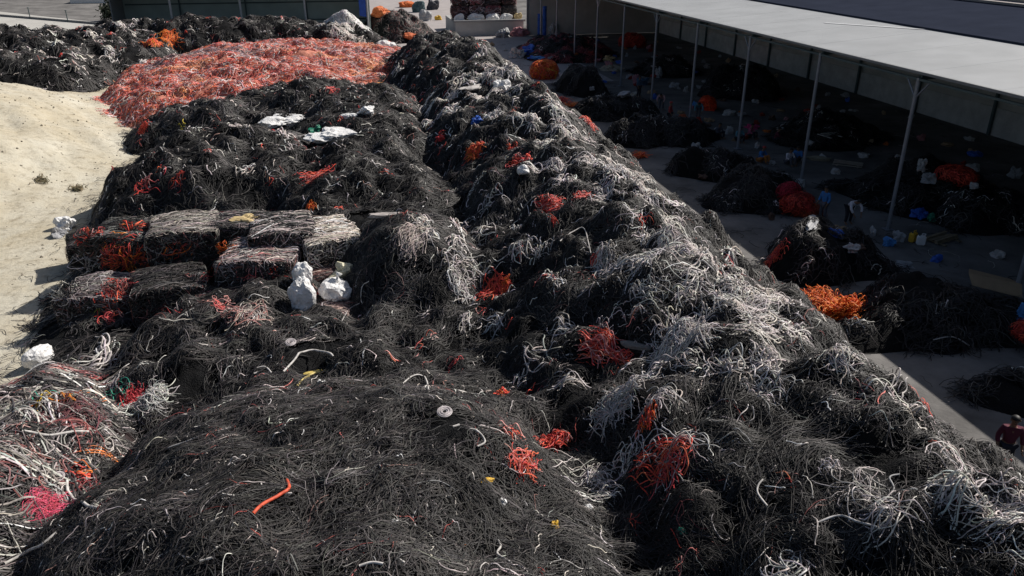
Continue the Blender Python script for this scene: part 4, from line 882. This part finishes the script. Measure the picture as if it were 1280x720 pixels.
# ------------------------------------------------------------------ things in the shade of the long shed
for i, (px, py, dm, mt, lb) in enumerate([
 (1150, 271, (.55,.4,.35), M_BLUE, 'bright blue bundle on the floor right of the front column'), (1163, 275, (.25,.3,.3), M_GREEN, 'greenish end piece on the bright blue bundle'),
 (1110, 306, (.35,.3,.3), M_LBLUE, 'small pale blue bag at the foot of the front column'), (1122, 300, (.35,.3,.35), M_GRB, 'grey bag beside the pale blue bag'),
 (1151, 213, (.3,.3,.5), M_PLASTIC, 'upright white bag by the back floor heap'), (1162, 228, (.5,.35,.4), M_GRB, 'pale lumpy bags below the upright white bag'), (1195, 224, (1.1,.8,.45), M_REDNET, 'dull red net pile deep in the shed'),
 (1217, 235, (.25,.25,.25), M_PLASTIC, 'small white scrap right of the dull red net'), (1268, 222, (.4,.3,.5), M_GRB, 'grey bag at the far right by the wall'),
 (884, 136, (.95,.6,.75), surf('vivid_net', (.9, .05, .01), .8, .2, 6, .6), 'vivid red net bags hanging in a patch of light'), (868, 134, (.3,.3,.4), M_LBLUE, 'blue bag just left of the vivid red nets'),
 (853, 147, (.4,.4,.25), surf('rust_bag', (.5,.12,.05), .8, .2), 'rust red scrap left of the blue bag'), (911, 144, (.5,.4,.35), M_PLASTIC, 'pale box like sack right of the vivid red nets'), (912, 167, (.35,.35,.5), M_PLASTIC, 'white bag by the column near the seated group'),
 (899, 164, (.45,.35,.25), M_PLASTIC, 'white sack lying left of that white bag'), (940, 160, (.6,.4,.2), surf('pink_rag', (.6,.06,.2), .8, .2), 'flat magenta rag near the seated group'), (843, 110, (.7,.5,.4), M_GRB, 'grey white bundle in the middle of the shed'),
 (803, 106, (.7,.6,.6), surf('slate_blue', (.05,.1,.16), .7, .2), 'slate blue bundle in the middle of the shed'), (795, 104, (.35,.4,.7), M_PINKB, 'upright pinkish sack next to the slate blue bundle'), (823, 96, (.4,.4,.8), M_GRB, 'tall pale sack by the second far column'),
 (760, 76, (.8,.6,.5), M_CREAM, 'dull yellow sack heap by a far column'), (765, 88, (1.2,.8,.5), surf('ochre_bag', (.4,.36,.28), .8, .2), 'dusty pile of sacks below the dull yellow one'), (780, 121, (.9,.5,.3), M_GRB, 'grey torn sheets in front of the dull piles'), (795, 120, (.5,.5,.35), surf('beige_bag', (.45,.42,.36), .8, .2), 'beige bag right of the grey torn sheets'),
 (790, 58, (2.0,1.4,1.3), M_REDNET, 'dark red heap of netting at the back of the shed'), (793, 56, (.6,.5,.5), M_PLASTIC, 'white scrap on the dark red netting'),
 (646, 72, (1.0,.9,.8), M_PLASTIC, 'white and blue bag at the end of the ridge'), (662, 67, (1.0,.9,.6), M_BLUE, 'blue bag right of the white bag at the ridge end'), (674, 74, (.7,.5,.2), M_LBLUE, 'light blue flat scrap by the ridge end'), (692, 44, (.7,.7,1.1), M_GRB, 'grey upright sack behind the blue drums'),
 (716, 42, (1.0,.8,1.2), surf('pale_bigbag', (.5,.5,.48), .7, .1), 'pale big bag farther along the shed'), (630, 46, (1.2,.8,.7), M_GRB, 'grey sacks against the dock, left group'), (648, 45, (1.2,.8,.8), M_PINKB, 'dull pink sack pile against the dock, right end'), (614, 57, (.35,.3,.3), surf('tan_sack', (.4, .28, .17), .8, .2), 'tan sack on the far right shoulder of the ridge'),
 (995, 262, (1.0,.9,.6), M_REDNET, 'red net pile left of the bending worker'), (1010, 268, (.9,.7,.35), surf('rust_net', (.4,.06,.02), .8, .2, 7, .6), 'rust red net layer at the feet of the blue clad worker'), (985, 246, (.6,.5,.5), surf('crimson_net', (.4,.02,.04), .8, .2, 7, .6), 'crimson bag on top of the red net pile'),
 (1016, 280, (1.1,.3,.12), M_GRB, 'flat grey sheet in front of the red nets'), (1278, 398, (.3,.3,.45), M_LBLUE, 'pale blue bag cut by the right edge of the picture'), (1278, 422, (.35,.3,.4), M_REDNET, 'dark red bag below the pale blue one at the right edge'),
 (1022, 200, (.9,.35,.2), surf('tan_sheet', (.3,.27,.2), .8, .2), 'tan rolled sheet beside the seated group'), (957, 200, (.35,.3,.2), surf('orange_cloth', (.6,.25,.05), .8, .2), 'orange cloth in front of the blue clad sitter'), (965, 204, (.4,.3,.12), M_PLASTIC, 'white tray like scrap by the orange cloth')]):
    f_ = 1.0 if px < 700 else .78
    if mt is M_PLASTIC: mt = M_SHADEWHITE  # white sacks here take the copy with shade in its colour
    o = sack(px, py, tuple(a_ * f_ for a_ in dm), lb, mt, 100 + i, crumple=.45, p=2.4, rz=rng.uniform(0, 3))
    if 'net' in mt.name:
        c_ = {'vivid_net': [(.9, .05, .01), (.9, .1, .03)], 'red_net': REDS[:2] + [(.25, .02, .02)], 'rust_net': [(.4, .07, .02), (.2, .03, .02)], 'crimson_net': [(.4, .02, .04), (.2, .01, .02)]}[mt.name]
        s = Strands(); dd = [a_ * f_ for a_ in dm]; shell(s, (0, 0, 0), dd, 2.2, 200, .018, c_, 1.0, 'r', .7, 10, out=.12, puff=.12); s.build('loose_strands', parent=o)
s = Strands(); n = 2600
lx = rng.uniform(15.2, 41, n); ly = rng.uniform(10, 100, n); k_ = fbm(lx, ly, 5, 900, 3) + rng.normal(0, .12, n) > .05; lx, ly = lx[k_], ly[k_]; n = len(lx)
P, Nn = walk(lx, ly, rng.uniform(0, 6.3, n), rng.uniform(.3, 1.4, n), rng.normal(0, 2, n), np.full(n, 1.2), np.full(n, .02), np.full(n, .04), 9)
s.put(P, Nn, .008 + .012 * rng.random(n), jit(BLACKS + BLACKS + GREYS + [(.35, .33, .31)], n)); tag(s.build('cable_litter'), 'loose cable ends strewn over the shaded concrete floor', 'litter', kind='stuff')
s = Strands(); n = 700
ly = rng.uniform(22, 62, n); lx = np.interp(ly, [22, 27, 36, 41, 50, 53, 62], [-11.5, -10.9, -11.6, -12.9, -12.6, -13.9, -13.5]) - rng.exponential(.5, n) + .5
P, Nn = walk(lx, ly, rng.uniform(0, 6.3, n), rng.uniform(.2, 1.0, n), rng.normal(0, 1.5, n), np.full(n, 1.0), np.full(n, .06), np.full(n, .05), 9)
s.put(P, Nn, .006 + .008 * rng.random(n), jit(BLACKS + GREYS, n)); tag(s.build('cable_litter'), 'thin black cable ends strewn on the sand along the heaps', 'litter', kind='stuff')
gm = MB(); n = 900
for k in range(n):
    ly_ = rng.uniform(24, 72); lx_ = rng.uniform(-28, -11.2)
    if H['S'][int((ly_ - GY0) / GS), int((lx_ - GX0) / GS)] < 0 and zat(lx_, ly_) > .1: continue
    zz = max(float(H['S'][int((ly_ - GY0) / GS), int((lx_ - GX0) / GS)]), 0) + .04; q_ = rng.uniform(.02, .07); o_ = rng.uniform(.6, 1.3, 6) * q_
    gm.add([(lx_ + o_[0], ly_, zz), (lx_, ly_ + o_[1], zz), (lx_ - o_[2], ly_, zz), (lx_, ly_ - o_[3], zz), (lx_, ly_, zz + o_[4]), (lx_, ly_, zz - .1)], (), [(0, 1, 4), (1, 2, 4), (2, 3, 4), (3, 0, 4), (1, 0, 5), (2, 1, 5), (3, 2, 5), (0, 3, 5)])
tag(gm.build('gravel', surf('pebble', (.26, .23, .18), .9, .5, 2)), 'small stones and clods scattered over the pale sand', 'gravel', kind='stuff')
SC = [('white', M_SHADEWHITE), ('grey', M_GRB), ('blue', M_BLUE), ('red', surf('dull_red', (.3, .03, .02), .7, .2)), ('tan', M_BROWN), ('pink', M_PINKB), ('orange', surf('dull_orange', (.45, .12, .02), .7, .2)), ('brown', surf('dull_brown', (.12, .07, .05), .8, .2))]
for i in range(200):
    x = rng.uniform(18, 40.5); y = rng.uniform(24, 100)
    if zat(x, y) > 1.2 or (24 < x < 31 and 26 < y < 36): continue
    nm_, mt = SC[int(rng.choice(8, p=[.22, .22, .1, .12, .12, .07, .06, .09]))]; d_ = rng.uniform(.12, .38, 3)
    sack(0, 0, tuple(d_ * (1, 1, .8)), 'small %s scrap on the shaded floor or heaps of the shed' % nm_, mt, 300 + i, loc=(x, y, zat(x, y)), rz=rng.uniform(0, 3), crumple=.5, p=2.5, up=.3, name='plastic_scrap', group='small %s scraps in the long shed' % nm_)
# jerrycans
def can(px, py, mat, lb):
    x, y, z = at(px, py); root = empty('jerrycan', (x, y, z), rng.uniform(-.5, .5)); tag(root, lb, 'jerrycan', 'jerrycans on the shed floor')
    import bmesh
    bm = bmesh.new(); bmesh.ops.create_cube(bm, size=1); bmesh.ops.scale(bm, vec=(.34, .24, .42), verts=bm.verts); bmesh.ops.translate(bm, vec=(0, 0, .21), verts=bm.verts)
    bmesh.ops.bevel(bm, geom=list(bm.edges), offset=.04, segments=3, affect='EDGES'); me = bpy.data.meshes.new('body'); bm.to_mesh(me); bm.free(); me.materials.append(mat)
    o = bpy.data.objects.new('body', me); COL.objects.link(o); o.parent = root
    m = MB(); m.tube((-.1, 0, .42), (-.1, 0, .48), .035, 10); m.build('cap', M_DSTEEL, root); m = MB(); m.tube((0, 0, .43), (0, 0, .5), .015); m.tube((.14, 0, .43), (.14, 0, .5), .015); m.tube((-.01, 0, .5), (.15, 0, .5), .017); m.build('handle', mat, root)
can(1140, 302, M_YEL, 'orange yellow jerrycan by the board pile'); can(1150, 306, M_PLASTIC, 'white jerrycan right of the orange yellow one')
# board pile, pallet, cardboard
def boards(px, py, n, L_, lb, rz, cols=(.25, .2, .13)):
    x, y, z = at(px, py); root = empty('board_pile', (x, y, z), rz); tag(root, lb, 'boards'); mt = surf('old_wood', cols, .85, .25, 5)
    for k in range(n):
        m = MB(); yy_ = rng.uniform(-.25, .25) + (k - n / 2) * .13; a = rng.uniform(-.06, .06); zz = .05 + (k % 3) * .05
        m.hexa([(-L_/2, yy_ - .07 - a, zz), (L_/2, yy_ - .07 + a, zz), (L_/2, yy_ + .07 + a, zz), (-L_/2, yy_ + .07 - a, zz), (-L_/2, yy_ - .07 - a, zz + .035), (L_/2, yy_ - .07 + a, zz + .035), (L_/2, yy_ + .07 + a, zz + .035), (-L_/2, yy_ + .07 - a, zz + .035)])
        m.build('board', mt, root)
    for e in (-L_ * .35, L_ * .35):
        m = MB(); m.box(e - .05, -.6, 0, e + .05, .6, .048); m.build('bearer', mt, root)
boards(1176, 300, 6, 1.5, 'heap of weathered boards right of the jerrycans', .3); boards(1060, 206, 5, 1.6, 'pale boards lying alone on the shed floor', -.7, (.36, .32, .27)); boards(1037, 170, 3, 1.2, 'two short pale planks deep in the shed', .2, (.4, .38, .34))
x, y, z = at(1238, 372); cb = MB()
def csheet(p, t=.02): cb.hexa([*p, *[(a, b, c + t) for a, b, c in p]])
csheet([(-.85, -.5, .05), (.8, -.65, .0), (.9, .1, .22), (-.9, .15, .25)]); csheet([(-.9, .16, .255), (.9, .11, .225), (.7, .75, .12), (-.75, .8, .2)])
o = cb.build('cardboard_sheet', M_BROWN); o.location = (x, y, z + .45); o.rotation_euler = (0, .1, -.5); tag(o, 'flattened brown cardboard sheet lying on the dark heap at the right', 'cardboard')

# ------------------------------------------------------------------ workers
def skinmesh(name, J, E, rad, mat, parent, sub=2, rootv=0):
    me = bpy.data.meshes.new(name); me.from_pydata([J[k] for k in J], [(list(J).index(a), list(J).index(b)) for a, b in E], [])
    o = bpy.data.objects.new(name, me); COL.objects.link(o)
    sk = o.modifiers.new('skin', 'SKIN')
    for i, k in enumerate(J): me.skin_vertices[0].data[i].radius = rad[k] if isinstance(rad[k], tuple) else (rad[k], rad[k])
    me.skin_vertices[0].data[rootv].use_root = True
    ss = o.modifiers.new('sub', 'SUBSURF'); ss.levels = sub; ss.render_levels = sub
    sk.use_smooth_shade = True
    bpy.context.view_layer.update(); dg = bpy.context.evaluated_depsgraph_get(); me2 = bpy.data.meshes.new_from_object(o.evaluated_get(dg))
    o.modifiers.clear(); o.data = me2; me2.name = name; me2.materials.clear(); me2.materials.append(mat)
    for p in me2.polygons: p.use_smooth = True
    o.parent = parent; return o
M_SKIN = surf('skin', (.22, .12, .07), .6, .05, 4); M_HAIR = surf('hair', (.012, .01, .009), .6, .1, 9)
def person(px, py, rz, pose, shirt, trousers, label, cap=None, loc=None, z=0):
    if loc is None: x, y = flat(px, py, z)
    else: x, y = loc
    root = empty('person', (x, y, z), rz); tag(root, label, 'person', 'workers in the yard')
    if pose == 'stand': hip = (0, 0, .93); ch = (0, -.02, 1.28); nk = (0, -.01, 1.47); hd = (0, -.05, 1.61); kn = (0, -.03, .5); ft = (0, .03, .08); el = (.27, -.02, 1.14); wr = (.27, -.16, .92)
    elif pose == 'bend': hip = (0, .18, .88); ch = (0, -.12, 1.10); nk = (0, -.28, 1.18); hd = (0, -.42, 1.22); kn = (0, .08, .46); ft = (0, .12, .08); el = (.30, -.30, .90); wr = (.2, -.42, .64)
    else: hip = (0, .1, .22); ch = (0, -.02, .56); nk = (0, -.06, .74); hd = (0, -.12, .88); kn = (.06, -.36, .46); ft = (0, -.42, .06); el = (.27, -.12, .46); wr = (.16, -.34, .38)
    J = {'hip': hip, 'waist': tuple((a * .6 + b * .4) for a, b in zip(hip, ch)), 'chest': ch, 'neck': nk, 'head': hd, 'top': (hd[0], hd[1] + (.0), hd[2] + .09)}
    Rr = {'hip': (.15, .11), 'waist': (.13, .10), 'chest': (.16, .11), 'neck': .055, 'head': (.085, .1), 'top': .07}
    E_ = [('hip', 'waist'), ('waist', 'chest'), ('chest', 'neck'), ('neck', 'head'), ('head', 'top')]
    for s, t in ((1, 'r'), (-1, 'l')):
        J['sh' + t] = (s * .19, ch[1], ch[2] + .1 if pose != 'bend' else ch[2] + .03); J['el' + t] = (s * el[0], el[1], el[2]); J['wr' + t] = (s * wr[0], wr[1], wr[2])
        J['th' + t] = (s * .1, hip[1], hip[2] - .05); J['kn' + t] = (s * (.12 + kn[0]), kn[1], kn[2]); J['an' + t] = (s * .13, ft[1], ft[2] + .02); J['to' + t] = (s * .15, ft[1] - .17, .04)
        Rr.update({'sh' + t: .065, 'el' + t: .045, 'wr' + t: .032, 'th' + t: .09, 'kn' + t: .06, 'an' + t: .042, 'to' + t: (.045, .03)})
        E_ += [('chest', 'sh' + t), ('sh' + t, 'el' + t), ('el' + t, 'wr' + t), ('hip', 'th' + t), ('th' + t, 'kn' + t), ('kn' + t, 'an' + t), ('an' + t, 'to' + t)]
        # palm, four fingers and a thumb
        w_ = np.array(J['wr' + t]); e_ = np.array(J['el' + t]); d = (w_ - e_); d /= np.linalg.norm(d); sd_ = np.array([0, 1., 0]) if abs(d[1]) < .8 else np.array([0, 0, 1.]); sd_ = sd_ - d * sd_.dot(d); sd_ /= np.linalg.norm(sd_)
        J['pa' + t] = tuple(w_ + d * .09); Rr['pa' + t] = (.034, .018); E_.append(('wr' + t, 'pa' + t)); J['_h' + t] = (w_, d, sd_)
    hands = {t: J.pop('_h' + t) for t in 'rl'}
    body = skinmesh('body', J, E_, Rr, M_SKIN, root)
    fb = MB()
    for t in 'rl':
        w_, d, sd_ = hands[t]; nn_ = np.cross(d, sd_)
        for k, (o_, l) in enumerate(((-.03, .07), (-.01, .085), (.01, .08), (.03, .06))):
            b0 = w_ + d * .1 + sd_ * o_; b1 = b0 + d * l * .55 + nn_ * .006; b2 = b1 + d * l * .4 + nn_ * .022; fb.tube(b0, b1, .0095, 6, .009); fb.tube(b1, b2, .009, 6, .007)
        b0 = w_ + d * .04 + sd_ * -.03; b1 = b0 + d * .03 - sd_ * .04; fb.tube(b0, b1, .012, 6, .01); fb.tube(b1, b1 + d * .035, .01, 6, .008)
    hb = np.array(hd); fb.tube(hb + (0, -.105, -.0), hb + (0, -.128, -.02), .012, 6, .016)             # nose
    for s in (-1, 1): fb.tube(hb + (s * .093, .0, -.015), hb + (s * .102, .005, .02), .018, 6, .02)       # ears
    # join fingers into the body mesh
    import bmesh
    bm = bmesh.new(); bm.from_mesh(body.data); tmp = bpy.data.meshes.new('t'); tmp.from_pydata(fb.v, [], [*fb.q, *fb.t]); bm.from_mesh(tmp); bm.to_mesh(body.data); bm.free()
    fe = MB()
    for s in (-1, 1): fe.box(hb[0] + s * .035 - .012, hb[1] - .112, hb[2] + .012, hb[0] + s * .035 + .012, hb[1] - .098, hb[2] + .022)
    fe.box(hb[0] - .022, hb[1] - .108, hb[2] - .055, hb[0] + .022, hb[1] - .096, hb[2] - .047); fe.build('facial_features', M_HAIR, root)
    def sub_(keys, grow): 
        jj = {k: J[k] for k in keys}; ee = [(a, b) for a, b in E_ if a in jj and b in jj]; rr = {k: (tuple(v + grow for v in Rr[k]) if isinstance(Rr[k], tuple) else Rr[k] + grow) for k in keys}; return jj, ee, rr
    JJ = dict(J)
    for t in 'rl': J['fo' + t] = tuple(.25 * a + .75 * b for a, b in zip(J['el' + t], J['wr' + t])); Rr['fo' + t] = .036; E_.append(('el' + t, 'fo' + t))
    nk2 = tuple(.35 * a + .65 * b for a, b in zip(ch, nk)); J['coll'] = nk2; Rr['coll'] = .075; E_.append(('chest', 'coll'))
    skinmesh('shirt', *sub_(['hip', 'waist', 'chest', 'coll', 'shr', 'elr', 'for', 'shl', 'ell', 'fol'], .018), shirt, root)
    skinmesh('trousers', *sub_(['hip', 'thr', 'knr', 'anr', 'thl', 'knl', 'anl'], .022), trousers, root)
    import bmesh
    bm = bmesh.new(); bmesh.ops.create_icosphere(bm, subdivisions=3, radius=1)
    for v in bm.verts:
        f = 1.0 if v.co.z > -.1 or v.co.y > .2 else .7
        v.co = (hd[0] + v.co.x * .105 * f, hd[1] + .012 + v.co.y * .118 * f, hd[2] + .045 + v.co.z * .095 * f)
    me = bpy.data.meshes.new('hair'); bm.to_mesh(me); bm.free(); me.materials.append(cap or M_HAIR)
    for p in me.polygons: p.use_smooth = True
    o = bpy.data.objects.new('headscarf' if cap else 'hair', me); COL.objects.link(o); o.parent = root
def cloth(n, c): return surf(n, c, .85, .15, 6)
C_W = cloth('white_shirt', (.68, .65, .70)); C_BL = cloth('blue_shirt', (.05, .2, .5)); C_MA = cloth('maroon_top', (.11, .015, .035)); C_DK = cloth('dark_trousers', (.02, .02, .03)); C_TE = cloth('teal_top', (.1, .25, .32)); C_RD = cloth('red_top', (.4, .05, .05)); C_GR = cloth('grey_trousers', (.1, .1, .12)); C_OR = cloth('orange_top', (.55, .2, .05))
person(1061, 281, .1, 'bend', C_W, C_DK, 'person in a white long sleeved shirt and dark trousers bending forward on the shed floor')
person(1027, 277, -1.3, 'stand', C_BL, C_GR, 'person in a bright blue top standing in front of the red nets')
person(1248, 592, -.5, 'stand', C_MA, C_DK, 'person in a maroon top standing behind the ridge at the lower right')
person(985, 206, .2, 'sit', C_W, C_GR, 'person in a white shirt sitting left of the column'); person(996, 203, -.8, 'sit', C_BL, C_DK, 'person in blue sitting next to the column, hunched over')
person(951, 203, .5, 'sit', C_BL, C_OR, 'person in blue with a red headscarf sitting on the floor', cap=C_RD)
person(836, 158, .9, 'stand', C_RD, C_DK, 'person in dull red standing in the shade behind the dark heap', cap=C_RD); person(826, 138, -.6, 'bend', cloth('pink_top', (.5, .3, .3)), C_GR, 'person in pale pink bending near a column')
person(923, 177, 0, 'sit', C_TE, C_DK, 'person in teal sitting at the foot of a column'); person(937, 173, .6, 'sit', cloth('rose_top', (.5, .12, .2)), C_DK, 'person in rose sitting right of the teal one')
person(897, 172, .3, 'sit', C_GR, C_DK, 'person in grey sitting left of the white bag'); person(872, 150, -.4, 'bend', C_TE, C_GR, 'person in teal bending beside the vivid red nets')
person(798, 122, .4, 'stand', cloth('slate_top', (.08, .13, .2)), C_DK, 'person in slate blue far back in the shed'); person(970, 178, 1.0, 'sit', C_MA, C_DK, 'person in maroon sitting deeper in the shed')
# ------------------------------------------------------------------ world and sun
SUN_AZ = R(22)    # direction to the sun, measured from +X towards +Y
SUN_EL = R(42)
w = bpy.data.worlds.new('World'); scene.world = w; w.use_nodes = True
nt = w.node_tree; bg = nt.nodes['Background']; sky = nt.nodes.new('ShaderNodeTexSky'); sky.sky_type = 'NISHITA'; sky.sun_disc = False
sky.sun_elevation = SUN_EL; sky.sun_rotation = R(90) - SUN_AZ; sky.dust_density = 2
nt.links.new(sky.outputs[0], bg.inputs[0]); bg.inputs[1].default_value = .05
sd = bpy.data.lights.new('sun', 'SUN'); sd.energy = 4.3; sd.angle = R(.5); sd.color = (1, .95, .88)
so = bpy.data.objects.new('sun', sd); COL.objects.link(so)
from mathutils import Vector
ds = Vector((math.cos(SUN_AZ) * math.cos(SUN_EL), math.sin(SUN_AZ) * math.cos(SUN_EL), math.sin(SUN_EL)))
so.rotation_euler = ds.to_track_quat('Z', 'Y').to_euler(); so.location = (30, 20, 40)
scene.view_settings.view_transform = 'Standard'; scene.view_settings.look = 'None'; scene.view_settings.gamma = 1
scene.view_settings.exposure = 0.18
try: scene.view_settings.use_curve_mapping = False
except Exception: pass
scene.render.resolution_x = 1024; scene.render.resolution_y = 576
